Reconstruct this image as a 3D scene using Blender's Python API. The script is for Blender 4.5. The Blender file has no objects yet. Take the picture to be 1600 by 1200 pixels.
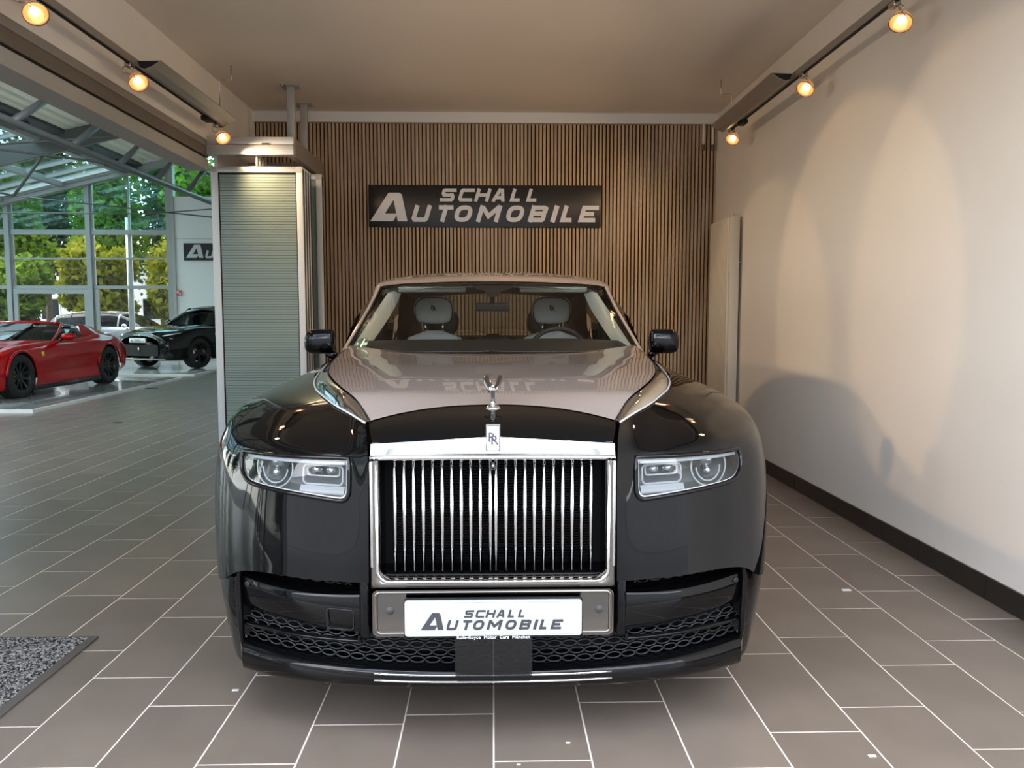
import bpy, bmesh, math, random
import numpy as np
from mathutils import Vector, Matrix, Euler
random.seed(7); rng = np.random.default_rng(7)
scene = bpy.context.scene
C = scene.collection

# ------------------------------------------------------------------ camera
cam_d = bpy.data.cameras.new('camera'); cam = bpy.data.objects.new('camera', cam_d); C.objects.link(cam)
cam_d.sensor_width = 36.0; cam_d.lens = 27.9; cam_d.clip_end = 500
PITCH, YAW = math.radians(4.886), math.radians(1.381)
cam.location = (0, 0, 1.345)
cam.rotation_euler = (math.pi/2-PITCH, 0, -YAW)
scene.camera = cam
# ------------------------------------------------------------------ view
vs = scene.view_settings
vs.view_transform = 'Standard'; vs.look = 'None'; vs.gamma = 1.0; vs.use_curve_mapping = False
vs.exposure = 0.2
scene.cycles.max_bounces = 10; scene.cycles.transparent_max_bounces = 24
scene.cycles.caustics_reflective = False; scene.cycles.caustics_refractive = False
scene.cycles.sample_clamp_indirect = 6.0
# ------------------------------------------------------------------ world: bright sky with broken cloud
SKY = 0.80
w = bpy.data.worlds.new('sky'); scene.world = w; w.use_nodes = True
nt = w.node_tree; nt.nodes.clear()
out = nt.nodes.new('ShaderNodeOutputWorld'); bg = nt.nodes.new('ShaderNodeBackground')
sky = nt.nodes.new('ShaderNodeTexSky'); sky.sky_type = 'NISHITA'; sky.sun_disc = False
sky.sun_elevation = math.radians(48); sky.sun_rotation = math.radians(275); sky.dust_density = 1.5
tc = nt.nodes.new('ShaderNodeTexCoord'); mp = nt.nodes.new('ShaderNodeMapping'); mp.inputs['Scale'].default_value = (1, 1, 2.6)
nz = nt.nodes.new('ShaderNodeTexNoise'); nz.inputs['Scale'].default_value = 2.2; nz.inputs['Detail'].default_value = 6
cr = nt.nodes.new('ShaderNodeValToRGB'); cr.color_ramp.elements[0].position = .40; cr.color_ramp.elements[1].position = .62
mx = nt.nodes.new('ShaderNodeMix'); mx.data_type = 'RGBA'; mx.inputs['B'].default_value = (10.5, 10.6, 10.8, 1)
L = nt.links.new
L(tc.outputs['Generated'], mp.inputs['Vector']); L(mp.outputs['Vector'], nz.inputs['Vector'])
L(nz.outputs['Fac'], cr.inputs['Fac']); L(cr.outputs['Color'], mx.inputs['Factor'])
L(sky.outputs['Color'], mx.inputs['A']); L(mx.outputs['Result'], bg.inputs['Color'])
bg.inputs['Strength'].default_value = SKY
L(bg.outputs['Background'], out.inputs['Surface'])
# ------------------------------------------------------------------ sun (high, from the hall side)
sd = bpy.data.lights.new('sun', 'SUN'); sd.energy = 3.0; sd.angle = math.radians(.6); sd.color = (1, .95, .86)
sun = bpy.data.objects.new('sun', sd); C.objects.link(sun)
sun.rotation_euler = Vector((.64, -.05, -.76)).to_track_quat('-Z', 'Y').to_euler()
sun.location = (-20, 5, 20)

# ================================================================== materials
M = {}
def mat(name, col, rough=.5, metal=0., coat=0., spec=.5, var=0., vscale=8., bump=0., bscale=60., trans=0., ior=1.45, emit=None, estr=0., vec=None, alpha=None):
    m = bpy.data.materials.new(name); m.use_nodes = True
    n = m.node_tree; b = n.nodes['Principled BSDF']
    col = tuple(col)+(1,) if len(col) == 3 else col
    b.inputs['Base Color'].default_value = col
    b.inputs['Roughness'].default_value = rough; b.inputs['Metallic'].default_value = metal
    b.inputs['Coat Weight'].default_value = coat; b.inputs['Coat Roughness'].default_value = .02
    b.inputs['Specular IOR Level'].default_value = spec; b.inputs['IOR'].default_value = ior
    b.inputs['Transmission Weight'].default_value = trans
    if emit: b.inputs['Emission Color'].default_value = tuple(emit)+(1,); b.inputs['Emission Strength'].default_value = estr
    if var or bump:
        t = n.nodes.new('ShaderNodeTexCoord'); mpn = n.nodes.new('ShaderNodeMapping'); n.links.new(t.outputs['Object'], mpn.inputs['Vector'])
        if vec: mpn.inputs['Scale'].default_value = vec
    if var:
        z = n.nodes.new('ShaderNodeTexNoise'); z.inputs['Scale'].default_value = vscale; z.inputs['Detail'].default_value = 5
        n.links.new(mpn.outputs['Vector'], z.inputs['Vector'])
        r = n.nodes.new('ShaderNodeMapRange'); r.inputs['From Min'].default_value = .3; r.inputs['From Max'].default_value = .7
        r.inputs['To Min'].default_value = 1-var; r.inputs['To Max'].default_value = 1+var
        n.links.new(z.outputs['Fac'], r.inputs['Value'])
        h = n.nodes.new('ShaderNodeVectorMath'); h.operation = 'SCALE'; h.inputs[0].default_value = col[:3]
        n.links.new(r.outputs['Result'], h.inputs['Scale']); n.links.new(h.outputs['Vector'], b.inputs['Base Color'])
    if bump:
        z = n.nodes.new('ShaderNodeTexNoise'); z.inputs['Scale'].default_value = bscale; z.inputs['Detail'].default_value = 3
        n.links.new(mpn.outputs['Vector'], z.inputs['Vector'])
        bn = n.nodes.new('ShaderNodeBump'); bn.inputs['Strength'].default_value = bump; bn.inputs['Distance'].default_value = .004
        n.links.new(z.outputs['Fac'], bn.inputs['Height']); n.links.new(bn.outputs['Normal'], b.inputs['Normal'])
    M[name] = m
    return m
def glass(name, tint=(1, 1, 1), rough=.0, refl=1.0, ior=1.5, base=0.0):
    """thin pane: clear straight-through transmission with Fresnel mirror reflection"""
    m = bpy.data.materials.new(name); m.use_nodes = True; n = m.node_tree; n.nodes.clear()
    o = n.nodes.new('ShaderNodeOutputMaterial'); t = n.nodes.new('ShaderNodeBsdfTransparent'); g = n.nodes.new('ShaderNodeBsdfGlossy')
    t.inputs['Color'].default_value = tuple(tint)+(1,); g.inputs['Roughness'].default_value = rough
    f = n.nodes.new('ShaderNodeFresnel'); f.inputs['IOR'].default_value = ior
    mu = n.nodes.new('ShaderNodeMath'); mu.operation = 'MULTIPLY_ADD'; mu.inputs[1].default_value = refl; mu.inputs[2].default_value = base
    mu.use_clamp = True
    s = n.nodes.new('ShaderNodeMixShader')
    n.links.new(f.outputs['Fac'], mu.inputs[0]); n.links.new(mu.outputs['Value'], s.inputs['Fac'])
    n.links.new(t.outputs['BSDF'], s.inputs[1]); n.links.new(g.outputs['BSDF'], s.inputs[2]); n.links.new(s.outputs['Shader'], o.inputs['Surface'])
    M[name] = m; return m

mat('wall_paint', (.78, .745, .69), .75, var=.03, vscale=1.2, bump=.15, bscale=180)
mat('ceiling_paint', (.80, .735, .65), .8, var=.03, vscale=.8)
mat('white_paint', (.72, .71, .69), .55)
mat('hall_white', (.82, .87, .87), .5)
mat('grout', (.88, .78, .68), .8, var=.06, vscale=20)
def tile_material():
    m = mat('tile', (.195, .158, .128), .30, var=.1, vscale=3, bump=.06, bscale=40)
    n = m.node_tree; b = n.nodes['Principled BSDF']
    oi = n.nodes.new('ShaderNodeObjectInfo'); r = n.nodes.new('ShaderNodeMapRange')
    r.inputs['To Min'].default_value = .9; r.inputs['To Max'].default_value = 1.1
    v = n.nodes.new('ShaderNodeVectorMath'); v.operation = 'SCALE'
    src = b.inputs['Base Color'].links[0].from_socket
    n.links.new(oi.outputs['Random'], r.inputs['Value']); n.links.new(src, v.inputs[0]); n.links.new(r.outputs['Result'], v.inputs['Scale'])
    n.links.new(v.outputs['Vector'], b.inputs['Base Color'])
tile_material()
mat('skirting', (.022, .018, .016), .3, var=.1, vscale=6)
def wood_material():
    m = bpy.data.materials.new('oak_slat'); m.use_nodes = True; n = m.node_tree; b = n.nodes['Principled BSDF']
    t = n.nodes.new('ShaderNodeTexCoord'); mpn = n.nodes.new('ShaderNodeMapping'); mpn.inputs['Scale'].default_value = (60, 60, 2.2)
    oi = n.nodes.new('ShaderNodeObjectInfo'); ad = n.nodes.new('ShaderNodeVectorMath'); ad.operation = 'ADD'
    sc = n.nodes.new('ShaderNodeMath'); sc.operation = 'MULTIPLY'; sc.inputs[1].default_value = 37
    n.links.new(oi.outputs['Random'], sc.inputs[0]); n.links.new(t.outputs['Object'], mpn.inputs['Vector'])
    n.links.new(mpn.outputs['Vector'], ad.inputs[0]); n.links.new(sc.outputs['Value'], ad.inputs[1])
    z = n.nodes.new('ShaderNodeTexNoise'); z.inputs['Scale'].default_value = 1; z.inputs['Detail'].default_value = 6
    n.links.new(ad.outputs['Vector'], z.inputs['Vector'])
    c = n.nodes.new('ShaderNodeValToRGB'); c.color_ramp.elements[0].position = .3; c.color_ramp.elements[1].position = .75
    c.color_ramp.elements[0].color = (.35, .24, .145, 1); c.color_ramp.elements[1].color = (.58, .425, .275, 1)
    mu = n.nodes.new('ShaderNodeVectorMath'); mu.operation = 'SCALE'; r = n.nodes.new('ShaderNodeMapRange')
    r.inputs['To Min'].default_value = .86; r.inputs['To Max'].default_value = 1.14
    n.links.new(oi.outputs['Random'], r.inputs['Value']); n.links.new(z.outputs['Fac'], c.inputs['Fac'])
    n.links.new(c.outputs['Color'], mu.inputs[0]); n.links.new(r.outputs['Result'], mu.inputs['Scale']); n.links.new(mu.outputs['Vector'], b.inputs['Base Color'])
    b.inputs['Roughness'].default_value = .55; M['oak_slat'] = m
wood_material()
mat('felt', (.008, .006, .005), .95)
mat('aluminium', (.62, .63, .62), .38, metal=.6)
mat('grey_steel', (.42, .42, .40), .45, metal=.2)
mat('mid_grey', (.26, .24, .215), .6)
mat('soffit', (.15, .125, .10), .7)
mat('track_grey', (.30, .275, .245), .45, metal=.4)
mat('beam_grey', (.37, .365, .34), .5)
mat('black_gap', (.006, .006, .006), .8)
mat('dark_rubber', (.012, .012, .013), .6)
mat('ribbed_pane', (.235, .295, .26), .28, var=.04, vscale=2)
mat('ribbed_groove', (.07, .09, .08), .5)
mat('radiator', (.60, .545, .45), .42)
mat('sign_black', (.012, .012, .013), .35)
mat('sign_letter', (.58, .565, .55), .4, metal=.3)
mat('white_plastic', (.78, .78, .77), .4)
mat('amber_glass', (.30, .12, .05), .15, emit=(1, .40, .12), estr=.42)
mat('bulb', (1, .9, .7), .4, emit=(1, .72, .38), estr=14)
mat('lamp_metal', (.5, .46, .42), .25, metal=1)
mat('chrome', (.82, .82, .81), .05, metal=1)
mat('smoked_chrome', (.25, .23, .21), .09, metal=1)
mat('black_paint', (.002, .002, .0025), .03, spec=.42)
mat('beige_paint', (.45, .385, .345), .24, metal=.15, coat=1)
mat('gloss_black', (.004, .004, .004), .06)
mat('satin_black', (.012, .012, .012), .35)
mat('mesh_black', (.035, .037, .039), .3, metal=.3)
mat('core_black', (.008, .008, .008), .7)
mat('reflect_grey', (.42, .42, .41), .8, var=.08, vscale=.6)
mat('matt_black', (.004, .004, .004), .85)
mat('cream_leather', (.82, .83, .79), .5, bump=.05, bscale=300)
mat('cream_trim', (.84, .82, .70), .55)
mat('dark_trim', (.03, .03, .031), .55)
mat('dash_black', (.022, .023, .023), .5)
mat('headliner', (.50, .49, .44), .85)
mat('badge_enamel', (.50, .47, .47), .3)
mat('plate_white', (.58, .61, .61), .35)
mat('plate_ink', (.055, .055, .06), .5)
mat('sensor_grey', (.07, .065, .06), .5)
mat('ink_white', (.85, .85, .85), .5)
mat('tyre', (.012, .012, .012), .75, bump=.3, bscale=150)
mat('rim_black', (.004, .004, .004), .35)
mat('rim_silver', (.55, .55, .56), .25, metal=1)
mat('lamp_house', (.17, .18, .18), .4, metal=.2)
mat('lamp_inner', (.20, .21, .21), .45)
mat('lamp_ring', (.62, .63, .63), .3)
mat('lamp_lens', (.75, .78, .8), .06, metal=.85)
mat('green_sticker', (.02, .16, .08), .5)
mat('red_paint', (.36, .0015, .003), .08, spec=.4)
mat('silver_paint', (.42, .46, .53), .25, metal=.5, coat=1)
mat('yellow', (.75, .52, .02), .4)
mat('caliper_yellow', (.7, .5, .02), .4)
mat('platform_grey', (.44, .46, .46), .12, coat=.5)
mat('platform_edge', (.78, .79, .78), .4)
mat('mat_fibre', (.06, .06, .06), .95)
mat('mat_border', (.11, .098, .088), .7)
mat('asphalt', (.09, .09, .09), .9, var=.15, vscale=1.5)
mat('paving', (.16, .16, .155), .85, var=.08, vscale=2)
mat('deck_metal', (.80, .78, .68), .5)
mat('truss_paint', (.11, .118, .116), .45, metal=.2)
mat('white_frame', (.66, .69, .69), .4)
mat('hall_frame', (.36, .39, .39), .4)
mat('dark_duct', (.07, .08, .085), .5)
mat('red_sign', (.6, .06, .04), .5)
mat('bark', (.12, .09, .06), .9, var=.3, vscale=6)
mat('scrap', (.8, .78, .72), .7)
mat('building_white', (.75, .74, .71), .7)
def leaf_material(name, col, trl):
    m = bpy.data.materials.new(name); m.use_nodes = True; n = m.node_tree; n.nodes.clear()
    o = n.nodes.new('ShaderNodeOutputMaterial'); d = n.nodes.new('ShaderNodeBsdfDiffuse'); t = n.nodes.new('ShaderNodeBsdfTranslucent'); s = n.nodes.new('ShaderNodeMixShader')
    tcn = n.nodes.new('ShaderNodeTexCoord'); z = n.nodes.new('ShaderNodeTexNoise'); z.inputs['Scale'].default_value = 1.3; z.inputs['Detail'].default_value = 4
    n.links.new(tcn.outputs['Object'], z.inputs['Vector'])
    for sh, c in ((d, col), (t, trl)):
        r = n.nodes.new('ShaderNodeMapRange'); r.inputs['From Min'].default_value = .3; r.inputs['From Max'].default_value = .7; r.inputs['To Min'].default_value = .55; r.inputs['To Max'].default_value = 1.4
        v = n.nodes.new('ShaderNodeVectorMath'); v.operation = 'SCALE'; v.inputs[0].default_value = c
        n.links.new(z.outputs['Fac'], r.inputs['Value']); n.links.new(r.outputs['Result'], v.inputs['Scale']); n.links.new(v.outputs['Vector'], sh.inputs['Color'])
    s.inputs['Fac'].default_value = .5
    n.links.new(d.outputs['BSDF'], s.inputs[1]); n.links.new(t.outputs['BSDF'], s.inputs[2]); n.links.new(s.outputs['Shader'], o.inputs['Surface']); M[name] = m
leaf_material('leaf_green', (.10, .17, .02), (.16, .24, .02))
leaf_material('leaf_yellow', (.17, .18, .02), (.23, .24, .02))
leaf_material('leaf_dark', (.05, .08, .03), (.08, .12, .04))
glass('pane_clear', (.95, .98, .97), refl=.9)
glass('pane_teal', (.55, .80, .80), refl=1.1, base=.05)
glass('pane_front', (.86, .90, .90), refl=.9)
glass('pane_roof', (.80, .95, .95), refl=.8)
glass('windscreen_glass', (.92, .96, .94), refl=.6)
glass('dark_glass', (.10, .11, .11), refl=1.0)
glass('lamp_cover', (.93, .95, .95), refl=.9, base=.02)
glass('acetate', (.42, .43, .44), refl=.6, base=.03)

# ================================================================== mesh helpers
OFF = Vector((0, 0, 0))
def setoff(x=0, y=0, z=0):
    global OFF; OFF = Vector((x, y, z))
class MB:
    def __init__(s): s.v = []; s.f = []; s.sm = []
    def add(s, vs_, fs_, smooth=False):
        o = len(s.v); s.v += [tuple(p) for p in vs_]; s.f += [tuple(i+o for i in f) for f in fs_]; s.sm += [smooth]*len(fs_); return s
    def box(s, a, b, rot=None, piv=None):
        (x0, y0, z0), (x1, y1, z1) = a, b
        v = [Vector(p) for p in ((x0,y0,z0),(x1,y0,z0),(x1,y1,z0),(x0,y1,z0),(x0,y0,z1),(x1,y0,z1),(x1,y1,z1),(x0,y1,z1))]
        if rot is not None:
            c = Vector(piv) if piv else Vector(((x0+x1)/2, (y0+y1)/2, (z0+z1)/2)); R = Euler(rot).to_matrix()
            v = [c+R@(p-c) for p in v]
        return s.add(v, [(0,3,2,1),(4,5,6,7),(0,1,5,4),(1,2,6,5),(2,3,7,6),(3,0,4,7)])
    def bbox(s, a, b, r=.005, seg=2):
        """box with rounded edges"""
        bm = bmesh.new(); bmesh.ops.create_cube(bm, size=1)
        c = [(a[i]+b[i])/2 for i in range(3)]; d = [b[i]-a[i] for i in range(3)]
        for q in bm.verts: q.co = Vector([c[i]+q.co[i]*d[i] for i in range(3)])
        bmesh.ops.bevel(bm, geom=bm.edges[:], offset=min(r, min(abs(t) for t in d)*.48), segments=seg, affect='EDGES', profile=.5)
        bm.verts.index_update(); s.add([q.co[:] for q in bm.verts], [[q.index for q in f.verts] for f in bm.faces], True); bm.free(); return s
    def tube(s, path, r, n=8, cap=True, closed=False, flat=1.0):
        P = [Vector(p) for p in path]; k = len(P); rings = []; up = None
        rr = r if isinstance(r, (list, tuple)) else [r]*k
        for i in range(k):
            if closed: t = P[(i+1) % k]-P[i-1]
            else: t = P[min(i+1, k-1)]-P[max(i-1, 0)]
            t.normalize()
            if up is None: up = t.orthogonal().normalized()
            up = (up-t*up.dot(t)); up = up.normalized() if up.length > 1e-6 else t.orthogonal().normalized()
            b = t.cross(up)
            rings.append([P[i]+(up*math.cos(2*math.pi*j/n)+b*math.sin(2*math.pi*j/n)*flat)*rr[i] for j in range(n)])
        v = [p for R_ in rings for p in R_]; f = []
        m = k if closed else k-1
        for i in range(m):
            for j in range(n):
                a = i*n+j; b_ = i*n+(j+1) % n; c = ((i+1) % k)*n+(j+1) % n; d = ((i+1) % k)*n+j
                f.append((a, b_, c, d))
        if cap and not closed: f += [tuple(range(n-1, -1, -1)), tuple(range((k-1)*n, k*n))]
        return s.add(v, f, True)
    def lathe(s, prof, n=24, mtx=None, caps=False):
        """profile of (r, z) about local Z"""
        v = []; f = []; k = len(prof)
        for r, z in prof:
            for j in range(n):
                a = 2*math.pi*j/n; p = Vector((r*math.cos(a), r*math.sin(a), z)); v.append(mtx@p if mtx else p)
        for i in range(k-1):
            for j in range(n): f.append((i*n+j, i*n+(j+1) % n, (i+1)*n+(j+1) % n, (i+1)*n+j))
        if caps: f += [tuple(range(n-1, -1, -1)), tuple(range((k-1)*n, k*n))]
        return s.add(v, f, True)
    def prism(s, poly, d, axis='y', at=0.0):
        """2D polygon extruded by d along axis; poly given in the other two axes"""
        n = len(poly)
        def P(p, t):
            if axis == 'y': return (p[0], at+t, p[1])
            if axis == 'x': return (at+t, p[0], p[1])
            return (p[0], p[1], at+t)
        v = [P(p, 0) for p in poly]+[P(p, d) for p in poly]
        f = [tuple(range(n)), tuple(range(2*n-1, n-1, -1))]+[(i, (i+1) % n, n+(i+1) % n, n+i) for i in range(n)]
        return s.add(v, f)
    def grid(s, G, flip=False, smooth=True):
        nj, ni = len(G), len(G[0]); v = [tuple(p) for r in G for p in r]; f = []
        for j in range(nj-1):
            for i in range(ni-1):
                q = (j*ni+i, j*ni+i+1, (j+1)*ni+i+1, (j+1)*ni+i); f.append(q[::-1] if flip else q)
        return s.add(v, f, smooth)
    def ell(s, c, r, n=16, m=10, mtx=None):
        v = []; f = []
        for i in range(m+1):
            th = math.pi*i/m
            for j in range(n):
                ph = 2*math.pi*j/n; p = Vector((r[0]*math.sin(th)*math.cos(ph), r[1]*math.sin(th)*math.sin(ph), r[2]*math.cos(th)))
                if mtx: p = mtx@p
                v.append(Vector(c)+p)
        for i in range(m):
            for j in range(n): f.append((i*n+j, (i+1)*n+j, (i+1)*n+(j+1) % n, i*n+(j+1) % n))
        return s.add(v, f, True)
    def mirror(s):
        o = len(s.v); s.v += [(-x, y, z) for x, y, z in s.v]; s.f += [tuple(i+o for i in f[::-1]) for f in s.f]; s.sm += s.sm; return s
    def build(s, name, m, parent=None, weld=False):
        me = bpy.data.meshes.new(name)
        me.from_pydata([(x-OFF.x, y-OFF.y, z-OFF.z) for x, y, z in s.v], [], s.f)
        me.polygons.foreach_set('use_smooth', s.sm)
        bm = bmesh.new(); bm.from_mesh(me)
        if weld: bmesh.ops.remove_doubles(bm, verts=bm.verts, dist=1e-5)
        bmesh.ops.recalc_face_normals(bm, faces=bm.faces) if weld != 'keep' else None
        bm.to_mesh(me); bm.free()
        me.materials.append(M[m] if isinstance(m, str) else m); me.update()
        o = bpy.data.objects.new(name, me); C.objects.link(o)
        if parent: o.parent = parent
        else: o.location = OFF
        return o
def empty(name, label=None, cat=None, group=None, kind=None, rz=0):
    o = bpy.data.objects.new(name, None); C.objects.link(o); o.location = OFF; o.rotation_euler = (0, 0, rz); o.empty_display_size = .1
    return tag(o, label, cat, group, kind)
def tag(o, label=None, cat=None, group=None, kind=None):
    if label: o['label'] = label
    if cat: o['category'] = cat
    if group: o['group'] = group
    if kind: o['kind'] = kind
    return o
def copy_tree(o, parent=None):
    c = o.copy(); C.objects.link(c)
    if parent: c.parent = parent
    for ch in list(o.children): copy_tree(ch, c)
    return c
def instance(src, parent, loc):
    c = src.copy(); C.objects.link(c); c.parent = parent; c.location = loc; return c
def cr1(P, n):
    """Catmull-Rom through P (k,3): n steps for each span"""
    P = np.asarray(P, float); k = len(P)
    E_ = np.vstack([2*P[0]-P[1], P, 2*P[-1]-P[-2]]); o = []
    for i in range(k-1):
        p0, p1, p2, p3 = E_[i:i+4]
        for t in np.arange(n)/n:
            o.append(.5*((2*p1)+(-p0+p2)*t+(2*p0-5*p1+4*p2-p3)*t*t+(-p0+3*p1-3*p2+p3)*t**3))
    o.append(P[-1]); return np.array(o)
def patch(ctrl, ni=6, nj=6):
    """control net [j][i] of points -> dense smooth grid"""
    A = np.asarray(ctrl, float)
    R1 = np.stack([cr1(A[j], ni) for j in range(A.shape[0])])
    return np.stack([cr1(R1[:, i], nj) for i in range(R1.shape[1])], axis=1)
def add_bool(o, cutter, op='DIFFERENCE'):
    md = o.modifiers.new('cut', 'BOOLEAN'); md.operation = op; md.object = cutter; md.solver = 'EXACT'
    dg = bpy.context.evaluated_depsgraph_get(); dg.update()
    me = bpy.data.meshes.new_from_object(o.evaluated_get(dg)); o.modifiers.remove(md)
    old = o.data; o.data = me; bpy.data.meshes.remove(old)
def drop(o):
    me = o.data; bpy.data.objects.remove(o); bpy.data.meshes.remove(me)

# ------------------------------------------------------------------ lettering (wide italic capitals drawn as strokes)
_rk = [0]
def ribbon(mb, pts, t, closed, to3, depth):
    _rk[0] = (_rk[0]+1) % 5; depth = depth*(1+.10*_rk[0])      # crossing strokes never share a face plane
    n = len(pts); P = [Vector(p) for p in pts]; Lf = []; Rt = []
    for i in range(n):
        a = P[i]-P[i-1] if (i > 0 or closed) else P[1]-P[0]
        b = P[(i+1) % n]-P[i] if (i < n-1 or closed) else P[-1]-P[-2]
        a.normalize(); b.normalize(); na = Vector((-a.y, a.x)); nb = Vector((-b.y, b.x)); m_ = (na+nb); m_ = m_.normalized() if m_.length > 1e-6 else na
        k = 1/max(.45, m_.dot(na)); Lf.append(P[i]+m_*t/2*k); Rt.append(P[i]-m_*t/2*k)
    m = n if closed else n-1
    for i in range(m):
        j = (i+1) % n; q = [Lf[i], Rt[i], Rt[j], Lf[j]]
        v = [to3(p, 0) for p in q]+[to3(p, depth) for p in q]
        mb.add(v, [(0,1,2,3),(7,6,5,4),(0,4,5,1),(1,5,6,2),(2,6,7,3),(3,7,4,0)])
T_ = .26; c0, c1 = T_/2, 1-T_/2
GL = {'S': [[(1, c1), (.18, c1), (c0, .82), (c0, .62), (.2, .5), (.8, .5), (1-c0, .38), (1-c0, .2), (.82, c0), (0, c0)]],
 'C': [[(1, c1), (.2, c1), (c0, .78), (c0, .22), (.2, c0), (1, c0)]],
 'H': [[(c0, 0), (c0, 1)], [(1-c0, 0), (1-c0, 1)], [(c0, .5), (1-c0, .5)]],
 'L': [[(c0, 1), (c0, c0), (1, c0)]],
 'U': [[(c0, 1), (c0, .2), (.2, c0), (.8, c0), (1-c0, .2), (1-c0, 1)]],
 'T': [[(0, c1), (1, c1)], [(.5, 1), (.5, 0)]],
 'M': [[(c0, 0), (c0, 1)], [(c0+.02, .93), (.5, .35), (1-c0-.02, .93)], [(1-c0, 1), (1-c0, 0)]],
 'B': [[(c0, 0), (c0, 1)], [(c0, c1), (.78, c1), (.88, .82), (.88, .62), (.78, .52), (c0, .52)], [(.78, .52), (1-c0, .4), (1-c0, .2), (.82, c0), (c0, c0)]],
 'I': [[(.5, 0), (.5, 1)]],
 'E': [[(1, c1), (c0, c1), (c0, c0), (1, c0)], [(c0, .5), (.82, .5)]],
 'A': [[(c0, 0), (.44, 1)], [(1-c0, 0), (.56, 1)], [(.2, .3), (.82, .3)]]}
def glyph(mb, ch, x0, z0, W, H, sh, to3, depth):
    f = lambda p: Vector((x0+p[0]*W+sh*H*p[1], z0+p[1]*H))
    if ch == 'O':
        N = 22; pts = [(.5+(.5-c0*.8)*math.copysign(abs(math.cos(a))**.75, math.cos(a)), .5+(.5-c0)*math.copysign(abs(math.sin(a))**.75, math.sin(a))) for a in [2*math.pi*i/N for i in range(N)]]
        ribbon(mb, [f(p) for p in pts], T_*H, True, to3, depth); return
    if ch == '@':      # the big leading A: heavy right leg, slim slanted left leg and a foot bar
        for q in ([(0, 0), (.26, 0), (.66, .8), (.70, 1), (.50, 1)], [(.50, 1), (.80, 1), (.86, .93), (1.0, 0), (.74, 0), (.62, .86)], [(.20, 0), (.62, 0), (.73, .27), (.34, .27)]):
            depth *= 1.07; n = len(q); v = [to3(f(p), 0) for p in q]+[to3(f(p), depth) for p in q]
            mb.add(v, [tuple(range(n)), tuple(range(2*n-1, n-1, -1))]+[(i, n+i, n+(i+1) % n, (i+1) % n) for i in range(n)])
        return
    for pl in GL[ch]:
        ribbon(mb, [f(p) for p in pl], T_*H*(1.12 if ch == 'I' else 1), False, to3, depth)
LOGO = [('@', 65, 262, 233, 177, 0)]+[(c, a, 265, b-a, 103, .30) for c, a, b in (('U',318,455),('T',470,592),('O',585,718),('M',722,905),('O',912,1045),('B',1055,1192),('I',1196,1262),('L',1265,1362),('E',1375,1512))] \
     + [(c, a, 138, b-a, 80, .30) for c, a, b in (('S',500,612),('C',612,727),('H',716,832),('A',826,935),('L',945,1027),('L',1048,1132))]
def logo(mb, ox, oz, k, to, depth, upto=1e9):
    """ox, oz: where the drawing's corner (55, 298) lies; k metres for each drawing unit; to(x, z, d) -> point"""
    for ch, a, base, Wd, H, sh in LOGO:
        if a > upto: continue
        Wl = (Wd-sh*H)*k
        glyph(mb, ch, ox+(a-55)*k, oz+(298-base)*k, Wl, H*k, sh, lambda p, d: to(p[0], p[1], d), depth)
# ================================================================== THE SETTING
S = lambda o: tag(o, kind='structure')
XR, XL, YB, ZC = 2.355, -2.46, 8.5, 3.45
YF = 1.2                                  # open shop front behind the camera
# ---- floor with its tiles
setoff()
floor = S(MB().box((-19, YF, -.06), (2.6, 26, -.001)).build('floor', 'grout'))
floor['label'] = 'brown grey tiled floor with pale joints'
TW, TL, GJ = .2985, .597, .005
PH = {-5: .506, -6: .154, -1: .202, 0: .509, 1: .274, 4: .218, 3: .059}
def tile_list():
    near, far = [], []
    for i in range(-60, 8):
        ph = PH.get(i, ((i*0.381) % 1)*TL)
        x0, x1 = i*TW+GJ/2, (i+1)*TW-GJ/2
        x1 = min(x1, XR)
        if x1-x0 < .02: continue
        j = -1
        while True:
            y0 = ph+j*TL+GJ/2; y1 = y0+TL-GJ; j += 1
            y0 = max(y0, YF); y1 = min(y1, 25.95)
            if y0 > 25.9: break
            if y1-y0 < .02: continue
            if x1 > XL and y0 > YB+.1: continue
            cx_, cy_ = (x0+x1)/2, (y0+y1)/2
            inframe = cy_ > 1.9 and -.66*cy_-.2 < cx_ < .70*cy_+.2
            under = abs(cx_) < .72 and 2.7 < cy_ < 7.9
            hidden = cx_ > -.345*cy_-.2 and cx_ < -.9 and cy_ > 4 and cx_ > -2.4 and False
            (near if inframe and not under else far).append((math.hypot(cx_, cy_), x0, x1, y0, y1))
    near.sort()
    return near[:300], near[300:]+far
near, far = tile_list()
tile_me = {}
def tile_obj(x0, x1, y0, y1):
    key = (round(x1-x0, 4), round(y1-y0, 4))
    if key not in tile_me:
        hx, hy = key[0]/2, key[1]/2; b = MB(); e = .0012
        b.v = [(-hx, -hy, -.008), (hx, -hy, -.008), (hx, hy, -.008), (-hx, hy, -.008), (-hx, -hy, -e), (hx, -hy, -e), (hx, hy, -e), (-hx, hy, -e),
               (-hx+e, -hy+e, 0), (hx-e, -hy+e, 0), (hx-e, hy-e, 0), (-hx+e, hy-e, 0)]
        b.f = [(0,3,2,1),(0,1,5,4),(1,2,6,5),(2,3,7,6),(3,0,4,7),(4,5,9,8),(5,6,10,9),(6,7,11,10),(7,4,8,11),(8,9,10,11)]; b.sm = [False]*10
        o = b.build('tile', 'tile', floor); tile_me[key] = o.data
    else:
        o = bpy.data.objects.new('tile', tile_me[key]); C.objects.link(o); o.parent = floor
    o.location = ((x0+x1)/2, (y0+y1)/2, 0)
for _, x0, x1, y0, y1 in near: tile_obj(x0, x1, y0, y1)
b = MB()
for _, x0, x1, y0, y1 in far: b.box((x0, y0, -.008), (x1, y1, 0))
b.build('tiles', 'tile', floor)['kind'] = 'stuff'
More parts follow.
